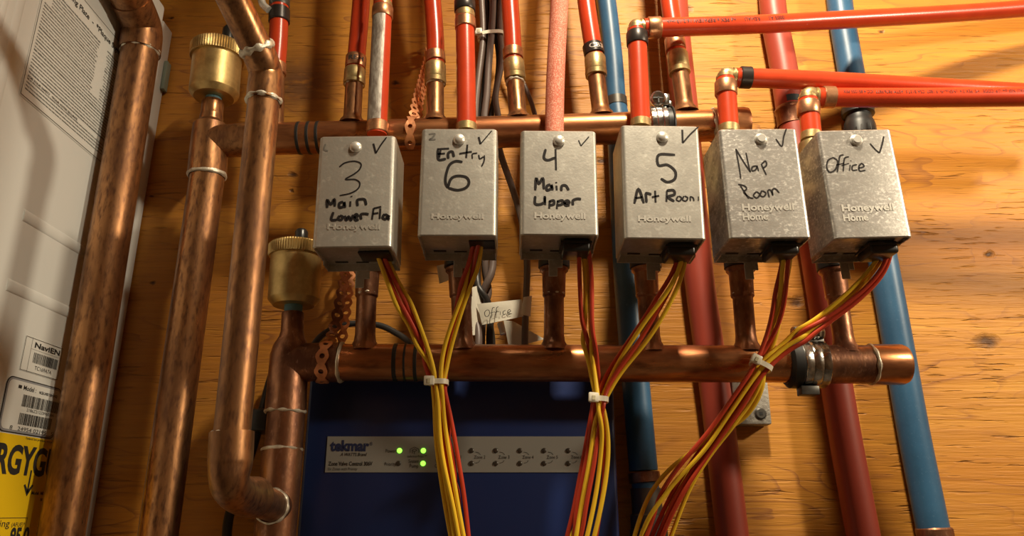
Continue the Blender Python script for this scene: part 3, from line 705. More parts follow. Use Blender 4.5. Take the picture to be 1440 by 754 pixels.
    c = onf(*v['dome']); c.y = YF - .0002
    if v['home']: prof = [(0, .0058), (.2, .0058), (.4, .0050), (.8, .0046), (1, .0036)]; Ld = .0032
    else: prof = [(math.sin(a) , .0056 * math.cos(a)) for a in [k * math.pi / 2 / 8 for k in range(9)]]; Ld = .0034
    obj('screw', lathe(NB(), c, c + Vector((0, -Ld, 0)), prof, 32), SCREW, z, ang=1.0 if not v['home'] else .5)
    # embossed maker's name
    def emb(s, a, b, h):
        p0, p1 = onf(*a), onf(*b); p0.y = p1.y = YF
        hgt = h / v['z'] * .66 / FPX
        bm = flat_text(s, p0, p1, h / v['z'] * .80 / FPX, (0, -.00022, 0), bold=.028, extrude=.02, res=3)
        return obj('embossed_name', bm, EMB, cover, ang=.5)
    emb('Honeywell', *v['txt'], v['h'])
    if v['home']: emb('Home', *v['txt2'], v['h'])
    bm = NB()
    for lst, w in ((v['thick'], .0026), (v['thin'], .0014)):
        for s in lst:
            pts = [onf(x, y) for x, y in s]
            for p in pts: p.y = YF - .00022
            ribbon(bm, pts, w, Vector((0, -1, 0)))
    obj('marker_writing', bm, INK, cover, norm=False)
    if v['faint']:
        bm = NB()
        for s in v['faint']:
            pts = [onf(x, y) for x, y in s]
            for p in pts: p.y = YF - .0002
            ribbon(bm, pts, .0016, Vector((0, -1, 0)))
        obj('faded_writing', bm, INKF, cover, norm=False)
    # valve body behind the box
    B = STOP[i]; A0 = B + Vector((0, 0, .0)); top = P({0: 531, 1: 655, 2: 781, 3: 902, 4: 1024, 5: 1139}[i], {0: 192, 1: 186, 2: 186, 3: 180, 4: 184, 5: 192}[i], y4)
    dd = dirp(A0, top)
    bm = NB(); lathe(bm, A0, A0 + dd * .018, [(0, .0140), (.05, .0165), (.9, .0165), (1, .014)]); obj('collar', bm, BLACK, z)
    bm = NB(); lathe(bm, A0 + dd * .018, top - dd * .008, [(0, .0145), (.3, .017), (.7, .017), (1, .0135)])
    mid = A0.lerp(top, .45); tube(bm, [mid, Vector((mid.x, ctr.y + DEP + .002, mid.z))], .016, 24); obj('valve_body', bm, BRASS_F, z)

# ------------------------------------------------------------------ red pipes above the valves
def ringp(a, b, r, m, t): obj('crimp_ring', lathe(NB(), a, b, [(0, r - .0006), (.06, r), (.94, r), (1, r - .0006)]), m, t)
def Q(px, py, y=y4): return P(px, py, y)
rp = .0110
# above the box marked 3: pipe with grey tape along it
t = thing('red_pex_pipe', 'red pipe with a grey strip along it, entering the top of the box marked 3', 'pipe', 'red pipes into the valve boxes', Q(530, 192))
a, b = Q(530, 190), Q(538, 10)
obj('pipe', tube(NB(), on_up([a, Q(536, 60), Q(538, 8), Q(539, -50)]), rp, 28, 6), PEX, t)
bm = NB(); pts = [Q(530.5, 176), Q(533, 120), Q(536, 60), Q(537.5, 26)]
L_ = []
for p in catmull(pts, 6)[0]:
    row = [bm.verts.new(p + Vector((math.sin(math.radians(q)) * (rp + .0005), -math.cos(math.radians(q)) * (rp + .0005), 0))) for q in range(-100, 36, 8)]
    L_.append(row)
for u, w in zip(L_, L_[1:]):
    for k in range(len(u) - 1): bm.faces.new((u[k], u[k + 1], w[k + 1], w[k]))
obj('grey_strip', bm, FOILG, t)
ringp(Q(530.3, 188), Q(531, 173), .0122, RING, t); ringp(Q(537.5, 26), Q(538.3, 11), .0124, RING, t)
obj('coupling', lathe(NB(), Q(538.2, 12), Q(538.5, 3), [(0, .0105), (.5, .0112), (1, .0105)]), BRASS_F, t)
# above entry 6
t = thing('red_pex_pipe', 'straight red pipe entering the top of the box marked entry 6', 'pipe', 'red pipes into the valve boxes', Q(655, 184))
obj('pipe', tube(NB(), on_up([Q(656, 176), Q(655, 90), Q(653.5, 20), Q(653, -50)]), rp, 28, 6), PEX, t)
obj('adapter', lathe(NB(), Q(656, 186), Q(656, 176), [(0, .0118), (1, .0118)]), BRASS_F, t)
ringp(Q(654.6, 41), Q(654.2, 27), .0124, RING, t); ringp(Q(653.8, 17), Q(653.4, 2), .0126, RINGB, t)
obj('coupling', lathe(NB(), Q(654.2, 26), Q(653.8, 17), [(0, .0112), (.5, .0118), (1, .0112)]), BRASS_F, t)
# dusty one above 4
t = thing('red_pex_pipe', 'dusty pale red pipe entering the top of the box marked 4', 'pipe', 'red pipes into the valve boxes', Q(781, 188))
obj('pipe', tube(NB(), on_up([Q(779.5, 190), Q(780.5, 130), Q(783, 70), Q(787, 0), Q(790, -60)]), .0106, 28, 8), PEXD, t)
# elbows above 5, nap room, office
def elbow_run(lab, xb, bot, ring0, ring1, elb, path, rr0, rr1, dark0, dark1, print_=None, ring_txt=None):
    t = thing('red_pex_pipe', lab, 'pipe', 'red pipes into the valve boxes', Q(*bot))
    up0 = dirp(Q(*ring0), Q(*ring1)); obj('riser', tube(NB(), [Q(*bot), Q(*ring1) + up0 * .0038], rp, 28), PEX, t)
    obj('adapter', lathe(NB(), Q(bot[0], bot[1] + 8), Q(bot[0], bot[1] - 2), [(0, .0116), (1, .0116)]), BRASS_F, t)
    ringp(Q(*ring0), Q(*ring1), .0126, RINGB if dark0 else RING, t)
    run = [Q(x, y, yy) for x, y, yy in path]
    e0 = Q(*elb); up_ = dirp(Q(*ring0), Q(*ring1)); rt = dirp(Q(*rr0), Q(*rr1))
    a0 = Q(*ring1) + up0 * .0038
    a1 = Q(*rr0)
    corner = Q(*elb)
    pts = [a0 - up_ * .002, a0 + up_ * .004]
    for k in range(1, 6):
        f = k / 6.; pts.append((a0 + up_ * .004) * (1 - f) ** 2 + corner * 2 * f * (1 - f) + (a1 - rt * .004) * f * f)
    pts += [a1 - rt * .004, a1 + rt * .002]
    bm = NB(); tube(bm, pts, .0094, 28, 3)
    lathe(bm, a0 + up_ * .0005, a0 + up_ * .0030, [(0, .0108), (1, .0108)]); lathe(bm, a1 - rt * .0030, a1 - rt * .0005, [(0, .0108), (1, .0108)])
    obj('brass_elbow', bm, BRASS_F, t)
    obj('pipe_run', tube(NB(), run, rp, 28, 8), PEX, t)
    ringp(Q(*rr0) + rt * .005, Q(*rr1), .0126, RINGB if dark1 else RING, t)
    return t, run
yt = y4
t, run = elbow_run('topmost horizontal red pipe, turning down into the box marked 5', 0, (901, 172), (896.5, 64), (895.5, 47), (894, 36), [(905, 39.5, yt), (1060, 34.5, yt + .012), (1200, 27, yt + .040), (1340, 19, yt + .066), (1450, 11, yt + .080), (1580, -2, yt + .088)], (905, 39.5), (929, 38.5), 1, 0)
obj('pipe_print', path_text('0003 A1      REHAU      nd PEX a REPAIJEW 16.2 13 inch', run, Q(936, 38, yt + .002), Q(1098, 33, yt + .018), rp, .0048, ang=.02, flip=True, bold=.01), PRINT, t, norm=False)
t, run = elbow_run('middle horizontal red pipe, turning down into the box marked nap room', 0, (1025, 180), (1021, 134), (1020.5, 116), (1021, 104), [(1034, 109, yt), (1150, 113.5, yt + .004), (1280, 121, yt + .008), (1450, 131, yt + .012), (1600, 139, yt + .014)], (1034, 108.5), (1056, 109.5), 0, 1)
t, run = elbow_run('lowest horizontal red pipe, turning down into the box marked office', 0, (1141, 190), (1137.5, 163), (1136.5, 145), (1137, 131), [(1150, 137, yt), (1280, 137.5, yt - .007), (1450, 136, yt - .013), (1600, 134, yt - .016)], (1150, 136.5), (1173, 137), 0, 0)
obj('pipe_print', path_text('REHAU  NSF-pw U.P. CODE   HS  PEX 3/4  cNSFus-rfh  F 1807  CSA B137.5  ASTM F876/F877  ICC 4 851255 PEX', run, Q(1178, 137.3, yt - .0018), Q(1437, 136.2, yt - .0126), rp, .0040, ang=.12, flip=True, bold=.0), PRINT, t, norm=False)

# red pipe behind the kinked copper pipe
t = thing('red_pex_pipe', 'short length of red pipe showing behind the kinked copper pipe', 'pipe', None, P(390, 140, y2))
obj('pipe', tube(NB(), [P(388, 95, y2), P(391, 60, y2), P(393, 10, y2)], .0112, 28, 4), PEX, t)
obj('crimp_ring', lathe(NB(), P(392.5, 32, y2), P(393, 14, y2), [(0, .012), (.06, .0128), (.94, .0128), (1, .012)]), RINGB, t)
obj('crimp_ring', lathe(NB(), P(388, 105, y2), P(389, 90, y2), [(0, .011), (.06, .0118), (.94, .0118), (1, .011)]), RING, t)
obj('stub', tube(NB(), [P(386, 185, y2), P(388, 103, y2)], .0103, 24), COPPER, t)
obj('coupling', lathe(NB(), P(393, 10, y2), P(393.5, -40, y2), [(0, .0115), (.05, .0125), (.3, .0125), (.34, .011), (1, .011)]), DARKM, t)
obj('steel_lever', tube(NB(), [P(366, -12, y2 - .01), P(369, 5, y2 - .012), P(378, 14, y2 - .012)], .0045, 12, 4), SCREW, t)

# ------------------------------------------------------------------ wide pipes behind
def wide(name, lab, pts, w, m, y, parts=(), **kw):
    c = [P(x, q, y) for x, q in pts]
    t = thing(name, lab, 'pipe', None, c[-1])
    obj('pipe', tube(NB(), c, w, 40, 8), m, t)
    for nm, a, b, prof, mm in parts:
        obj(nm, lathe(NB(), P(*a, y), P(*b, y), prof), mm, t)
    return t
yb = -.0225
wr = rad(43, 1007, 560, yb)
wide('wide_red_pipe', 'wide red pipe passing behind the valve marked 5 and the lower manifold', [(946, -40), (952, 50), (962, 150), (971, 260), (983, 390), (1007, 560), (1030, 754), (1038, 820)], wr, PEXW, yb)
t = wide('wide_red_pipe', 'wide red pipe passing behind the valve marked nap room, with a coupling near its top', [(1083, -40), (1088, 20), (1101, 90), (1113, 165), (1132, 270), (1152, 390), (1186, 600), (1214, 754), (1226, 820)], wr, PEXW, yb,
     [('coupling', (1110.5, 152), (1114, 178), [(0, wr), (.1, wr + .0018), (.2, wr + .0022), (.3, wr + .0006), (1, wr + .0006)], COPPER_D)])
p = P(1110, 146, yb)
bm = NB()
for k in range(9):
    pass
rr_ = wr + .0004; dl = dirp(P(1113, 160, yb), P(1109, 135, yb)); L_ = []
for q in range(-30, 61, 10):
    a = math.radians(q); off = Vector((math.sin(a) * rr_, -math.cos(a) * rr_, 0)); L_.append((bm.verts.new(p + off - dl * .0045), bm.verts.new(p + off + dl * .0045)))
for u, w in zip(L_, L_[1:]): bm.faces.new((u[0], w[0], w[1], u[1]))
obj('black_label', bm, mat('black_label', (.02, .03, .035), .4), t)
r_b1 = rad(27, 865, 100, yb)
b1 = rad(39, 895, 560, yb)
t = thing('blue_pipe', 'narrower blue pipe behind the valve marked 5, ending in dark couplings', 'pipe', 'blue pipes', P(903, 660, yb))
obj('pipe', tube(NB(), [P(846, -40, yb), P(853, 0, yb), P(862, 80, yb), P(866.5, 142, yb), P(872, 200, yb), P(881, 380, yb), P(896, 560, yb), P(905, 662, yb)], [r_b1, r_b1, r_b1, r_b1, b1, b1, b1, b1], 40, 6), BLUE, t)
obj('coupling', lathe(NB(), P(866.5, 139, yb), P(868, 158, yb), [(0, r_b1 + .0012), (.6, r_b1 + .0012), (.65, r_b1 - .001), (1, r_b1 - .001)]), DARKM, t)
obj('copper_band', lathe(NB(), P(905, 664, yb), P(907, 679, yb), [(0, b1 + .0004), (.06, b1 + .0016), (.94, b1 + .0016), (1, b1 + .0004)]), COPPER_D, t)
obj('collar', lathe(NB(), P(907, 679, yb), P(908, 688, yb), [(0, b1 - .001), (1, b1 - .001)]), BLUE, t)
obj('lower_coupling', lathe(NB(), P(908, 687, yb), P(916, 800, yb), [(0, b1 + .0008), (.32, b1 + .0008), (.34, b1 + .003), (.5, b1 + .003), (.52, b1 + .0044), (1, b1 + .0044)]), mat('dark_brown_coupling', (.05, .035, .025), .45), t)
b2 = rad(42, 1275, 600, yb)
t = thing('blue_pipe', 'wider blue pipe slanting behind the end cap of the lower manifold', 'pipe', 'blue pipes', P(1313, 740, yb))
obj('pipe', tube(NB(), [P(1176, -40, yb), P(1183, 20, yb), P(1193, 80, yb), P(1202, 130, yb), P(1206, 148, yb)], b2 * .97, 40, 6), BLUE, t)
obj('pipe', tube(NB(), [P(1212, 196, yb), P(1226, 280, yb), P(1242, 370, yb), P(1262, 480, yb), P(1285, 610, yb), P(1312, 744, yb)], b2, 40, 6), BLUE, t)
obj('elbow_fitting', lathe(NB(), P(1205, 146, yb), P(1211, 200, yb), [(0, b2 + .001), (.12, b2 + .001), (.14, b2 + .003), (.30, b2 + .003), (.33, b2 - .001), (.45, b2 - .0005), (.5, b2 + .001), (.62, b2 + .0025), (1, b2 + .001)]), BLACK, t)
bm = NB()
for k in range(9):
    a = math.radians(-80 + k * 20); c_ = P(1210, 186, yb); box(bm, -.0015, .0015, -.001, .001, -.006, .006, .0004, 1, Matrix.Translation(c_ + Vector((math.sin(a) * (b2 + .0012), -math.cos(a) * (b2 + .0012), 0))) @ Matrix.Rotation(a, 4, 'Z'))
obj('clamp_teeth', bm, BLACKP, t)
obj('copper_band', lathe(NB(), P(1313, 742, yb), P(1322, 790, yb), [(0, b2 + .0005), (.05, b2 + .0018), (.95, b2 + .0018), (1, b2)]), COPPER_D, t)

# ------------------------------------------------------------------ clamps on the manifolds
def clamp(lab, H, x0, x1, rin, xr0, housing, screw_r, low):
    t = thing('pipe_clamp', lab, 'clamp', 'rubber lined pipe clamps', H((x0 + x1) / 2))
    a, b = H(x0), H(x1)
    bm = NB(); lathe(bm, H(xr0), b, [(0, rin + .0015), (.08, rin + .005), (.3, rin + .0055), (.36, rin + .0030), (1, rin + .0030)]); obj('rubber_sleeve', bm, BLACK, t)
    seg = [(0, rin + .0040), (.04, rin + .0050), (.28, rin + .0050), (.32, rin + .0043), (.36, rin + .0050), (.64, rin + .0050), (.68, rin + .0043), (.72, rin + .0050), (.96, rin + .0050), (1, rin + .0040)]
    obj('steel_band', lathe(NB(), a, b, seg, 40), CLAMPS, t)
    return t
t = clamp('steel band clamp over black rubber on the lower manifold, near its capped end', HL, 1122, 1158, rh + .0005, 1104, 0, 0, 1)
u = HL(1140) + Vector((0, -.010, rh + .010))
for dx, sx_ in ((-.013, .9), (.006, 1.0)):
    bm = NB(); c_ = u + Vector((dx, -.001, .001)); lathe(bm, c_ + Vector((-.006, 0, 0)), c_ + Vector((.006, 0, 0)), [(0, .0062), (.1, .0072), (.3, .0072), (.34, .0062), (.5, .0072), (.7, .0062), (.9, .0070), (1, .006)], 8); obj('screw_housing', bm, CLAMPS, t)
bm = NB(); box(bm, u.x - .014, u.x + .012, u.y - .002, u.y + .010, u.z - .012, u.z - .004, .001); obj('housing_base', bm, DARKM, t)
w = HL(1129) + Vector((0, -.006, -rh - .0088)); bm = NB(); box(bm, w.x - .009, w.x + .009, w.y - .006, w.y + .008, w.z - .005, w.z + .004, .001); obj('lower_lug', bm, DARKM, t)
t2 = clamp('steel band clamp on the upper manifold, half behind the box marked 5', HU, 912, 936, rh + .0003, 946, 0, 0, 0)
u = HU(925) + Vector((0, -.008, rh + .0125)); bm = NB(); lathe(bm, u, u + Vector((-.001, -.011, -.003)), [(0, .0085), (.6, .0092), (.62, .0080), (.9, .0080), (1, .0068)], 24); obj('screw_head', bm, CLAMPS, t2)
bm = NB(); fwd = Vector((-.001, -.011, -.003)); M_ = Matrix.Translation(u + fwd) ; box(bm, -.0062, .0062, -.0004, .0006, -.0007, .0007, 0, 1, M_); box(bm, -.0007, .0007, -.0004, .0006, -.0062, .0062, 0, 1, M_); obj('screw_slot', bm, BLACK, t2)
bm = NB(); box(bm, u.x + .006, u.x + .014, u.y - .004, u.y + .006, u.z - .008, u.z + .007, .0014); box(bm, u.x + .0125, u.x + .0165, u.y - .003, u.y + .003, u.z - .010, u.z - .002, .001); obj('screw_housing', bm, CLAMPS, t2)

# ------------------------------------------------------------------ perforated straps
def strap(name_parts, pts, normals, w=.0125, cell=.0155, m=None, parent=None, nm='strap'):
    pts = [Vector(p) for p in pts]; n0 = [Vector(n).normalized() for n in normals]
    P2, _ = catmull(pts, 12)
    N2 = []
    for i in range(len(P2)):
        f = i / 12.0; k = min(int(f), len(n0) - 2) if len(n0) > 1 else 0; N2.append(n0[k].lerp(n0[min(k + 1, len(n0) - 1)], min(1, f - k)).normalized())
    S_ = [0]
    for a, b in zip(P2, P2[1:]): S_.append(S_[-1] + (b - a).length)
    def at_(s):
        s = max(0, min(S_[-1] - 1e-6, s))
        i = max(k for k in range(len(S_) - 1) if S_[k] <= s); f = (s - S_[i]) / (S_[i + 1] - S_[i])
        return P2[i].lerp(P2[i + 1], f), (P2[i + 1] - P2[i]).normalized(), N2[i].lerp(N2[i + 1], f).normalized()
    n = max(1, int(S_[-1] / cell)); cell = S_[-1] / n; bm = NB(); K = 24
    for c in range(n):
        lo = []; hi = []
        for k in range(K):
            th = 2 * math.pi * (k + .5) / K; x = max(-1, min(1, 1.35 * math.cos(th))); y = max(-1, min(1, 1.35 * math.sin(th)))
            ww = w / 2 * (.80 + .20 * math.cos(math.pi * x)); hi.append((x * cell / 2, y * ww)); lo.append((.0027 * math.cos(th), .0027 * math.sin(th)))
        def V(s, q):
            p, t, nn = at_((c + .5) * cell + s); b = t.cross(nn).normalized(); return bm.verts.new(p + b * q)
        A = [V(*q) for q in lo]; B = [V(*q) for q in hi]
        for k in range(K): bm.faces.new((A[k], A[(k + 1) % K], B[(k + 1) % K], B[k]))
    bmesh.ops.remove_doubles(bm, verts=bm.verts, dist=2e-5)
    bmesh.ops.recalc_face_normals(bm, faces=bm.faces)
    bmesh.ops.solidify(bm, geom=list(bm.faces), thickness=.0009)
    return obj(nm, bm, m or COPPER_L, parent)
def around(H, px, r, z_lean=0, a0=-95, a1=95, dxpx=0):
    pts = []; nn = []
    for k in range(9):
        a = math.radians(a0 + (a1 - a0) * k / 8); c = H(px + dxpx * k / 8); d = Vector((0, -math.cos(a), math.sin(a))); pts.append(c + d * r); nn.append(d)
    return pts, nn
t = thing('perforated_strap', 'perforated copper strap looped round the lower manifold beside the air vent', 'strap', 'perforated pipe straps', HL(460))
pts, nn = around(HL, 456, rh + .0030, a0=-100, a1=70, dxpx=6)
strap(0, pts, nn, m=COPPER_L, parent=t, w=.0135, cell=.0155)
strap(0, [pts[-1] + Vector((0, .004, -.002)), P(470, 462, -.10), P(478, 425, -.085), P(486, 385, -.06), P(490, 350, -.03), P(491, 330, -.008)], [(0, -1, .4), (.3, -1, .1), (.5, -1, 0), (.5, -1, 0), (.2, -1, 0), (0, -1, 0)], m=COPPER_D, parent=t, w=.0135, cell=.0155)
strap(0, [P(480, 482, -.096), P(485, 450, -.085), P(490, 410, -.06), P(493, 385, -.04), P(496, 350, -.008)], [(-.1, -1, 0), (0, -1, 0), (.1, -1, 0), (.1, -1, 0), (0, -1, 0)], m=COPPER_L, parent=t, w=.0120, cell=.0155)
t = thing('perforated_strap', 'perforated copper strap, twisted edge-on above the upper manifold', 'strap', 'perforated pipe straps', HU(580))
pts, nn = around(HU, 579, rh + .0026, a0=-80, a1=80, dxpx=2)
strap(0, pts, nn, m=COPPER_L, parent=t, w=.0125, cell=.0155)
strap(0, [pts[-1], P(584, 140, -.075), P(590, 115, -.05), P(597, 90, -.025), P(601, 70, -.006)], [(.2, -.6, .6), (.93, -.35, .2), (.95, -.3, .1), (.95, -.3, .1), (.9, -.4, 0)], m=COPPER_L, parent=t, w=.0125, cell=.012)
strap(0, [pts[-1] + Vector((.002, .012, -.004)), P(592, 142, -.07), P(598, 118, -.045), P(603, 92, -.022), P(605, 74, -.006)], [(-.2, -.6, .6), (.9, -.45, .2), (.88, -.45, .1), (.9, -.4, .1), (.9, -.4, 0)], m=COPPER_L, parent=t, w=.0115, cell=.012)
# ------------------------------------------------------------------ controller
yc_ = -.088
c0 = P(436, 527, yc_); c1 = P(862, 527, yc_)
ctl = thing('zone_controller', 'dark blue control box with a grey lettered strip and green lamps', 'controller', None, Vector(((c0.x + c1.x) / 2, 0, -.3)))
bm = NB(); box(bm, c0.x, c1.x, yc_, -.001, c0.z - .30, c0.z, .0035, 3); obj('case', bm, NAVY, ctl)
def T(px, py): return P(px, py, yc_)
s0 = T(461, 614); s1 = T(456, 664.5); sr = T(824, 615)
bm = NB(); box(bm, s0.x, sr.x, yc_ - .0008, yc_ + .001, s1.z, s0.z); fp = obj('faceplate', bm, STRIP, ctl)
OFF = (0, -.0011, 0)
def ft(s, a, b, h, m=LINK, **kw):
    p0, p1 = T(*a), T(*b); p1.z = p0.z
    hh = h * .73 / FPX
    obj('lettering', flat_text(s, p0, p1, hh, OFF, **kw), m, fp, norm=False)
ft('tekmar', (464, 634), (519, 634), 14.5, STRIPB, bold=.045); ft('®', (520, 627), (524, 627), 5, STRIPB)
ft('A WATTS Brand', (479, 641.5), (516, 641.5), 4.6, shear=.25, bold=.012)
ft('Zone Valve Control 306V', (462, 655), (524, 655), 5.6, bold=.02); ft('Six Zones with Priority', (461, 661.5), (503, 661.5), 3.8, shear=.25)
ft('Power', (542.5, 636.8), (557, 636.8), 5); ft('Priority', (541, 655.2), (557, 655.2), 5)
ft('System', (574.5, 651.2), (589.5, 651.2), 5); ft('Pump', (576, 658), (588.5, 658), 5)
ft('tekmarNet™', (573, 643.5), (600.5, 643.5), 3.4)
ft('Valve', (612, 651.2), (623, 651.2), 5); ft('Open', (611.5, 657.8), (623, 657.8), 5)
for i in range(6):
    x = 633 + 34 * i; ft('Zone %d' % (i + 1), (x, 645.3), (x + 15.5, 645.3), 4.8)
    for sgn in (0, 1):
        bm = NB(); pts = [T(x + 1.5, 636), T(x + 6, 637), T(x + 9, 640)] if not sgn else [T(x + 1.5, 651.5), T(x + 6, 650.5), T(x + 8, 647.5)]
        for p in pts: p.y += OFF[1]
        ribbon(bm, pts, .0004, Vector((0, -1, 0))); obj('lettering', bm, LINK, fp, norm=False)
# network emblem
bm = NB()
for st_ in ([(577, 637), (577, 632), (583, 629), (589, 632), (589, 637)], [(579.5, 633.5), (583, 631.5), (586.5, 633.5), (583, 635.5), (579.5, 633.5)], [(583, 635.5), (583, 639)], [(580, 634), (580, 638)]):
    pts = [T(*q) for q in st_]
    for p in pts: p.y += OFF[1]
    for a, b in zip(pts, pts[1:]): ribbon(bm, [a, b], .0007, Vector((0, -1, 0)))
obj('emblem', bm, LINK, fp, norm=False)
def led(px, py, on):
    c = T(px, py); c.y = yc_ - .0007
    obj('indicator_lamp', lathe(NB(), c, c + Vector((0, -.0014, 0)), [(0, .0026), (.4, .0026), (.8, .0020), (1, .0010)], 20), LEDON if on else LEDOFF, fp)
led(562, 634, 1); led(595.5, 634, 1); led(595, 652, 1); led(560.5, 652, 0)
for i in range(6):
    led(629 + 34 * i, 634, 0); led(629 + 34 * i, 652, 0)

# grey block behind the lower manifold
c = P(1052, 597, -.022); e = P(1086, 597, -.022)
bk = thing('pipe_bracket', 'grey cast metal block screwed to the plywood under the lower manifold', 'bracket', None, c)
bm = NB(); box(bm, P(1034, 597, -.022).x, e.x, -.022, -.0005, c.z, c.z + .075, .002, 2); obj('block', bm, ZINC, bk)
sc = P(1069.5, 582, -.022)
obj('screw', lathe(NB(), sc, sc + Vector((0, -.0022, 0)), [(0, .0065), (.5, .0065), (1, .0050)]), DARKM, bk)
bm = NB(); box(bm, sc.x - .0018, sc.x + .0018, sc.y - .0026, sc.y - .002, sc.z - .0018, sc.z + .0018); obj('screw_recess', bm, BLACK, bk)

# ------------------------------------------------------------------ wires
RW = .0021
GR = {}
def wire(col, pts, label, group, r=RW):
    c = [p if isinstance(p, Vector) else P(*p) for p in pts]
    o = obj('thermostat_wire', tube(NB(), c, r, 12, 8), YEL if col == 'y' else REDW)
    tag(o, label, 'wire', group)
    return o
def hang(path, y0, y1, y2_=None, start=None):
    """pixel path with the depth running from y0 through y1"""
    n = len(path); out = []
    for i, (x, y) in enumerate(path):
        f = i / (n - 1); out.append(P(x, y, y0 + (y1 - y0) * min(1, f * 1.4)))
    return out
yw0 = GROM[0].y; ywt = -.168
# (colour, upper path from valve to tie, lower path from tie down, which valve)
b1w = [
 ('y', [(529, 352), (533, 364), (548, 404), (566, 436), (585, 471), (600, 508), (612, 538)], [(612.5, 549), (612.5, 607), (620, 673), (628, 723), (636, 765)], 0),
 ('r', [(533, 352), (537, 368), (558, 418), (583, 463), (597, 500), (611, 538)], [(616, 549), (622, 610), (632, 673), (640, 720), (644, 765)], 0),
 ('y', [(541, 352), (545, 364), (560, 400), (583, 447), (601, 488), (616, 538)], [(617.5, 548), (618, 615), (628, 673), (636, 707), (648, 765)], 0),
 ('r', [(537, 352), (541, 368), (562, 410), (588, 462), (604, 503), (614, 540)], [(619, 550), (627, 600), (637, 655), (641, 700), (636, 765)], 0),
 ('r', [(667, 338), (663, 365), (653, 398), (645, 425), (636, 457), (625, 497), (622, 538)], [(624, 549), (636, 598), (644.6, 648), (653, 698), (660, 765)], 1),
 ('y', [(671, 338), (669, 358), (652, 410), (635, 455), (622, 497), (618, 538)], [(619, 552), (624, 590), (632, 640), (640, 690), (652, 765)], 1),
 ('r', [(674, 338), (670, 362), (658, 398), (644, 440), (633, 480), (624, 538)], [(622, 552), (628, 600), (634, 650), (643, 700), (646, 765)], 1),
 ('y', [(677, 338), (674, 360), (663, 390), (651, 430), (640, 468), (630, 503), (625, 538)], [(616, 552), (614, 600), (624, 660), (634, 710), (642, 765)], 1)]
b2w = [
 ('r', [(814, 345), (814.5, 381), (818.5, 450), (827, 485), (839, 538), (841, 560)], [(834, 573), (823, 636), (812, 691), (799, 765)], 2),
 ('y', [(818, 345), (823, 374), (823.5, 443), (823.5, 478), (833, 530), (837, 560)], [(848, 574), (856, 615), (853, 669), (843, 724), (833, 765)], 2),
 ('y', [(823, 345), (828.6, 374), (829.6, 443), (829, 478), (836, 525), (840, 560)], [(843, 576), (844.5, 620), (844, 650), (837, 702), (823, 765)], 2),
 ('r', [(826, 345), (832, 380), (832, 465), (837, 500), (842, 540), (842, 560)], [(846.5, 580), (850, 647), (848, 691), (836, 765)], 2),
 ('r', [(957, 346), (953, 372), (940, 395), (923, 419), (909.6, 443), (885, 478), (862, 515), (845, 545), (840, 562)], [(838, 576), (828, 636), (817, 695), (805, 765)], 3),
 ('r', [(960, 346), (957, 374), (940, 412), (918, 450), (893, 489), (868, 522), (850, 552), (846, 562)], [(842, 576), (834, 647), (821, 713), (811, 765)], 3),
 ('y', [(962, 346), (959, 374), (936, 415), (910, 447), (886, 484), (866, 512), (848, 547), (843, 562)], [(839, 574), (829.5, 647), (817, 702), (804, 765)], 3),
 ('y', [(965.5, 346), (962, 381), (948, 416), (927, 454), (906, 485), (882, 512), (862, 538), (850, 562)], [(841, 576), (832, 640), (820, 700), (808, 765)], 3)]
b3w = [
 ('y', [(1106, 347), (1099, 385), (1095.5, 419), (1092, 450), (1084, 485), (1072, 512)], [(1077, 524), (1071, 553), (1057, 577), (1035, 597), (1008, 611), (991, 630), (970, 662), (950, 703), (930, 760)], 4),
 ('y', [(1113, 347), (1109, 385), (1101, 416), (1094, 446), (1088, 485), (1076, 516)], [(1074, 524), (1066, 550), (1050, 578), (1020, 612), (995, 645), (968, 690), (940, 765)], 4),
 ('r', [(1104, 347), (1098, 380), (1091, 420), (1086, 445), (1076.6, 478), (1064, 510)], [(1057, 522), (1026, 566), (995, 610), (971, 637), (942, 672), (924, 708), (904, 765)], 4),
 ('r', [(1109, 347), (1106, 385), (1104, 420), (1096, 455), (1084, 482), (1067, 512)], [(1060, 525), (1031, 571), (1000, 614), (975, 648), (950, 685), (930, 725), (912, 765)], 4),
 ('y', [(1243, 349), (1231, 371), (1201, 404), (1163, 439), (1122, 471), (1093, 492), (1070, 512)], [(1062, 522), (1034, 560), (1008, 598), (990, 628), (971, 637), (946, 655), (922, 681), (906.6, 708), (889, 765)], 5),
 ('y', [(1247, 349), (1238, 371), (1207, 406), (1169, 440), (1128, 471), (1098, 492), (1074, 514)], [(1064, 524), (1036, 566), (1008, 606), (985, 640), (958, 668), (930, 700), (910, 735), (899, 765)], 5),
 ('r', [(1251, 349), (1244, 376), (1218, 405.5), (1184, 433), (1142, 461), (1115, 479), (1085, 502), (1066, 516)], [(1063, 528), (1037, 573), (1006, 613), (977, 655), (948, 703), (934, 735), (922, 765)], 5),
 ('r', [(1254, 349), (1249, 378), (1224, 407), (1190, 436), (1148, 464), (1120, 482), (1090, 504), (1072, 518)], [(1068, 530), (1042, 573), (1012, 616), (984, 655), (956, 700), (938, 735), (926, 765)], 5)]
marks = ['main lower floor', 'entry', 'main upper', 'art room', 'nap room', 'office']
import numpy as np
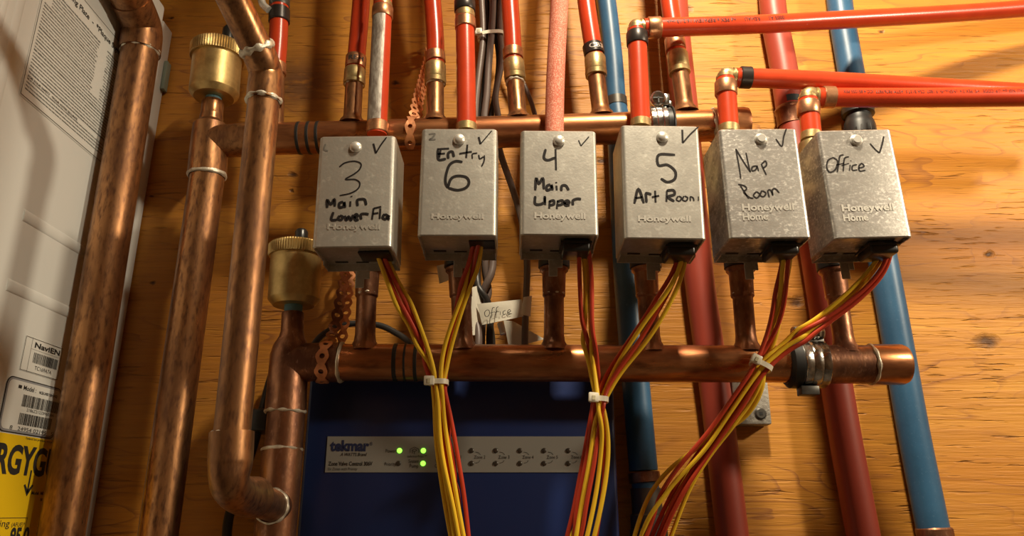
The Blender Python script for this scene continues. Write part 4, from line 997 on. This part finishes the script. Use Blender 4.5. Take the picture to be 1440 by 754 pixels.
def settle(lines, dist, iters=90):
    """push neighbouring wires apart until they only touch"""
    n = [len(l) for l in lines]; X = np.array([tuple(p) for l in lines for p in l]); idx = np.repeat(np.arange(len(lines)), n)
    base = X.copy(); far = idx[:, None] != idx[None, :]
    for it in range(iters):
        D = X[:, None, :] - X[None, :, :]; L = np.sqrt((D ** 2).sum(-1)) + 1e-9
        m = far & (L < dist)
        if not m.any(): break
        w = np.where(m, (dist - L) / L * .5, 0.)[..., None]
        mv = (D * w).sum(1) / np.maximum(1, m.sum(1) * .6)[:, None]
        X = X + mv
        s = 0
        for k in (n if it < iters - 25 else []):
            q = X[s:s + k]; q[1:-1] = q[1:-1] * .7 + (q[:-2] + q[2:]) * .15; s += k
    out = []; s = 0
    for k in n: out.append([Vector(p) for p in X[s:s + k]]); s += k
    return out
def resample(pts, step):
    pts = catmull(pts, 10)[0]; S_ = [0.]
    for a, b in zip(pts, pts[1:]): S_.append(S_[-1] + (b - a).length)
    n = max(2, int(S_[-1] / step)); out = []; i = 0
    for k in range(n + 1):
        s = S_[-1] * k / n
        while i < len(S_) - 2 and S_[i + 1] < s: i += 1
        out.append(pts[i].lerp(pts[i + 1], (s - S_[i]) / max(1e-9, S_[i + 1] - S_[i])))
    return out
BUND = []
for bw in (b1w, b2w, b3w):
    lines = []; meta = []; front = 'r' if bw is b3w else 'y'
    for k, (c, up_, dn, vi) in enumerate(bw):
        jy = (-.0020 if c == front else .0005) - .0030 * (k % 3)
        ys = GROM[vi].y - .004 + .004 * (k % 3)
        pu = []
        for i, (x, y) in enumerate(up_):
            f = min(1, i / (len(up_) - 1) * 1.25); pu.append(P(x, y, ys + (ywt + jy - ys) * f))
        yend = (-.150 if bw is not b3w else -.120)
        pd = []
        for i, (x, y) in enumerate(dn):
            f = min(1.0, i / (len(dn) - 1)); pd.append(P(x, y, ywt + jy + (yend + jy - ywt - jy) * f))
        pd.append(pd[-1] + (pd[-1] - pd[-2]).normalized() * .05)
        nm = {'y': 'yellow', 'r': 'red'}[c]
        seen_ = GR.get((c, vi), 0); GR[(c, vi)] = seen_ + 1
        meta.append((c, 'thin %s wire from the %s valve box, %s of its pair' % (nm, marks[vi], 'left' if not seen_ else 'right'), '%s wires from the box marked %s' % (nm, marks[vi])))
        lines.append(resample(pu + pd, .0030))
    lines = settle(lines, RW * 2.16)
    BUND.append(lines)
    for l, (c, lab, grp) in zip(lines, meta):
        o = obj('thermostat_wire', tube(NB(), l, RW, 10), YEL if c == 'y' else REDW); tag(o, lab, 'wire', grp)
# cable ties
def tie_on(lines, px, py, ang, lab, head=-1, rw=RW):
    c = P(px, py, ywt if rw == RW else yk); M_ = Matrix.Rotation(math.radians(ang), 4, 'Y'); up = M_ @ Vector((0, 0, 1)); ux = M_ @ Vector((1, 0, 0))
    pts = [min(l, key=lambda q: abs((q - c).dot(up)) + .2 * (q - c).length) for l in lines]
    xs = [(p - c).dot(ux) for p in pts]; ys = [p.y for p in pts]
    m = c + ux * ((min(xs) + max(xs)) / 2); m.y = (min(ys) + max(ys)) / 2
    r = ((max(xs) - min(xs)) / 2 + rw * 1.35, (max(ys) - min(ys)) / 2 + rw * 1.35)
    t = thing('cable_tie', lab, 'cable tie', 'white cable ties', m)
    R_ = Matrix.Translation(m) @ M_
    bm = NB(); n = 48; h = .0024; rings = []
    for k in range(n):
        a = 2 * math.pi * k / n; ca, sa = math.cos(a), math.sin(a); e = .72
        sx_ = math.copysign(abs(ca) ** e, ca); sy_ = math.copysign(abs(sa) ** e, sa)
        rings.append([bm.verts.new(R_ @ Vector((sx_ * (r[0] + d), sy_ * (r[1] + d), s * h))) for d, s in ((0, -1), (.0010, -1), (.0010, 1), (0, 1))])
    for k in range(n):
        u, w = rings[k], rings[(k + 1) % n]
        for j in range(4): bm.faces.new((u[j], u[(j + 1) % 4], w[(j + 1) % 4], w[j]))
    obj('band', bm, NYLON, t)
    hx = head * (r[0] - .001); bm = NB(); box(bm, hx - .0048, hx + .0048, -r[1] - .0050, -r[1] + .0002, -.0044, .0044, .0012, 2, R_); obj('head', bm, NYLON, t)
    bm = NB(); box(bm, hx - .0016, hx + .0016, -r[1] - .0056, -r[1] - .0045, -.0030, .0016, .0003, 1, R_); obj('pawl', bm, PAWL, t)
PAWL = mat('nylon_recess', (.55, .5, .33), .5); yk = -.045
tie_on(BUND[0], 614, 539, 0, 'white cable tie gathering the wires in front of the blue box top')
tie_on(BUND[1], 841, 563, 4, 'white cable tie gathering the wires from the boxes marked 4 and 5')
tie_on(BUND[2], 1067, 513.5, 28, 'tilted white cable tie on the wires crossing the lower manifold')

# ------------------------------------------------------------------ grey-brown cables
yk = -.045
CB = []
def cable(pts, r, m, lab, group='grey-brown cables behind the manifolds'): CB.append((resample([P(*p) for p in pts], .004), r, m, lab, group))
cable([(676, -30, yk), (678, 10, yk), (680, 50, yk), (674, 100, yk), (668, 160, yk), (670, 250, yk), (680, 330, yk), (682, 365, yk), (683, 405, yk), (677, 440, yk), (672, 500, yk - .02), (671, 545, -.04)], .0042, CABLE, 'grey-brown cable, leftmost of the bundle behind the box marked entry 6')
cable([(694, -30, yk - .004), (693, 20, yk - .004), (690, 60, yk - .004), (686, 110, yk - .004), (686, 170, yk), (690, 260, yk), (691, 340, yk), (686, 385, yk), (678, 425, yk), (680, 500, yk), (681, 545, -.04)], .0044, CABLE, 'pale grey-brown cable in the middle of the bundle, under the white tie')
cable([(684, -30, yk + .006), (685, 20, yk + .006), (688, 55, yk + .006), (682, 110, yk + .006), (676, 170, yk + .006), (674, 250, yk), (676, 380, yk), (683, 440, yk), (686, 500, yk), (686, 545, -.04)], .0040, CABLEB, 'dark cable at the back of the bundle under the white tie')
cable([(706, -30, yk), (704, 10, yk), (702, 50, yk), (707, 80, yk), (700, 115, yk), (692, 160, yk), (703, 215, yk), (722, 268, yk), (736, 320, yk), (742, 370, yk), (740, 410, yk), (738, 480, yk), (738, 545, -.04)], .0040, CABLE, 'grey-brown cable leaving the bundle and carrying the taped office flag')
cable([(700, -30, yk + .007), (699, 20, yk + .007), (697, 52, yk + .007), (703, 80, yk + .007), (697, 130, yk + .006), (690, 165, yk), (682, 240, yk), (674, 330, -.03), (664, 400, -.03), (690, 450, -.035), (693, 500, -.03), (694, 545, -.03)], .0036, CABLEB, 'thin dark cable, rightmost of the bundle under the white tie')
cable([(712, 60, yk + .012), (724, 92, yk + .012), (737, 118, yk + .012), (753, 162, yk + .012), (762, 230, yk + .012), (768, 300, -.02), (772, 340, -.02)], .0030, CABLE, 'thin cable slanting behind the red pipe beside the bundle')
CL = settle([q[0] for q in CB], .0092, 80)
for l, (_, r, m, lab, group) in zip(CL, CB):
    o = obj('jacketed_cable', tube(NB(), l, r, 14), m); tag(o, lab, 'cable', group)
tie_on(CL[:5], 692, 51, -6, 'white cable tie round the grey-brown cable bundle at the top', rw=.0044)
o = obj('jacketed_cable', tube(NB(), [P(*p) for p in [(430, 500, -.05), (455, 470, -.04), (490, 456, -.035), (530, 457, -.035), (556, 468, -.04), (576, 483, -.05), (590, 510, -.06), (594, 545, -.04)]], .0036, 14, 8), CABLEB)
tag(o, 'dark cable arching above the lower manifold behind the box marked 3', 'cable')
o = obj('jacketed_cable', tube(NB(), [P(*p) for p in [(392, 500, -.03), (378, 545, -.03), (366, 590, -.03), (352, 640, -.03), (330, 700, -.03), (320, 740, -.03), (318, 800, -.03)]], .0052, 14, 6), CABLEB)
tag(o, 'dark cable on the plywood behind the lower copper elbow', 'cable')
c = P(364, 588, -.045); bm = NB(); box(bm, c.x - .011, c.x + .011, -.05, -.002, c.z - .014, c.z + .010, .003, 3)
o = obj('cable_clip', bm, BLACKP); tag(o, 'small black clip beside the lower copper riser', 'clip')

# ------------------------------------------------------------------ paper tape flags
def flag(quad, ys, lab, write=None, nx=10, bow=.003):
    t = thing('tape_flag', lab, 'tape flag', 'white tape flags', P(quad[3][0], quad[3][1], ys[0]))
    A, B, C, D = quad; bm = NB(); G = []
    for j in range(4):
        row = []
        for i in range(nx + 1):
            u = i / nx; v = j / 3
            x = (A[0] * (1 - u) + B[0] * u) * (1 - v) + (D[0] * (1 - u) + C[0] * u) * v; y = (A[1] * (1 - u) + B[1] * u) * (1 - v) + (D[1] * (1 - u) + C[1] * u) * v
            row.append(bm.verts.new(P(x, y, ys[0] * (1 - u) + ys[1] * u - bow * math.sin(math.pi * u) + .001 * math.sin(3 * math.pi * v + 4 * u))))
        G.append(row)
    for j in range(3):
        for i in range(nx): bm.faces.new((G[j][i], G[j][i + 1], G[j + 1][i + 1], G[j + 1][i]))
    bmesh.ops.recalc_face_normals(bm, faces=bm.faces)
    bmesh.ops.solidify(bm, geom=list(bm.faces), thickness=.0004)
    obj('tape', bm, TAPEW, t)
    if write:
        bm = NB()
        for s in write: ribbon(bm, [P(x, y, (ys[0] + ys[1]) / 2 - bow - .0022) for x, y in s], .0007, Vector((0, -1, 0)))
        obj('writing', bm, INK, t, norm=False)
    return t
flag([(614, 374), (627, 371), (634, 393), (618, 399)], (-.07, -.06), 'small white tape flag beside the stub under the box marked entry 6')
flag([(664, 404), (676, 401), (678, 470), (661, 472)], (-.058, -.052), 'white tape flag hanging upright left of the office flag', [[(661.5, 449), (663, 452)], [(661, 458), (664, 461), (662, 465)], [(661, 466), (665, 464)]], bow=.002)
offw = [[(684.5, 436), (681.5, 439.5), (682.5, 444.5), (686, 445), (688.5, 441), (687.5, 436.5), (684.5, 436)], [(695.5, 432.5), (692.5, 433.5), (691.5, 440), (690.5, 448)], [(688.5, 440.5), (696, 438.5)], [(701, 431.5), (698.5, 433), (697.5, 440), (697, 447)], [(695.5, 439.5), (702, 438)], [(703.5, 438), (703.5, 443)], [(711, 436.5), (707.5, 438.5), (708, 442.5), (712, 441.5)], [(713.5, 439.5), (718, 438), (716.5, 435.5), (713.8, 438), (715, 442), (720, 441)]]
t = flag([(671, 427.5), (734, 421), (736, 445), (678, 457)], (-.060, -.066), 'long white tape flag with office handwritten on it', offw)
t = flag([(736, 418), (748, 416), (746, 445), (732, 442)], (-.068, -.062), 'white tape wrapped round the cable right of the office flag', bow=.004)
flag([(708, 450), (722, 452), (766, 477), (716, 490)], (-.034, -.030), 'blank white tape flag hanging below the office flag', bow=.002)
o = obj('tape_roll', tube(NB(), [P(703, 454, -.055), P(708, 470, -.055)], .0035, 14), TAPEW); tag(o, 'small rolled end of white tape under the office flag', 'tape')
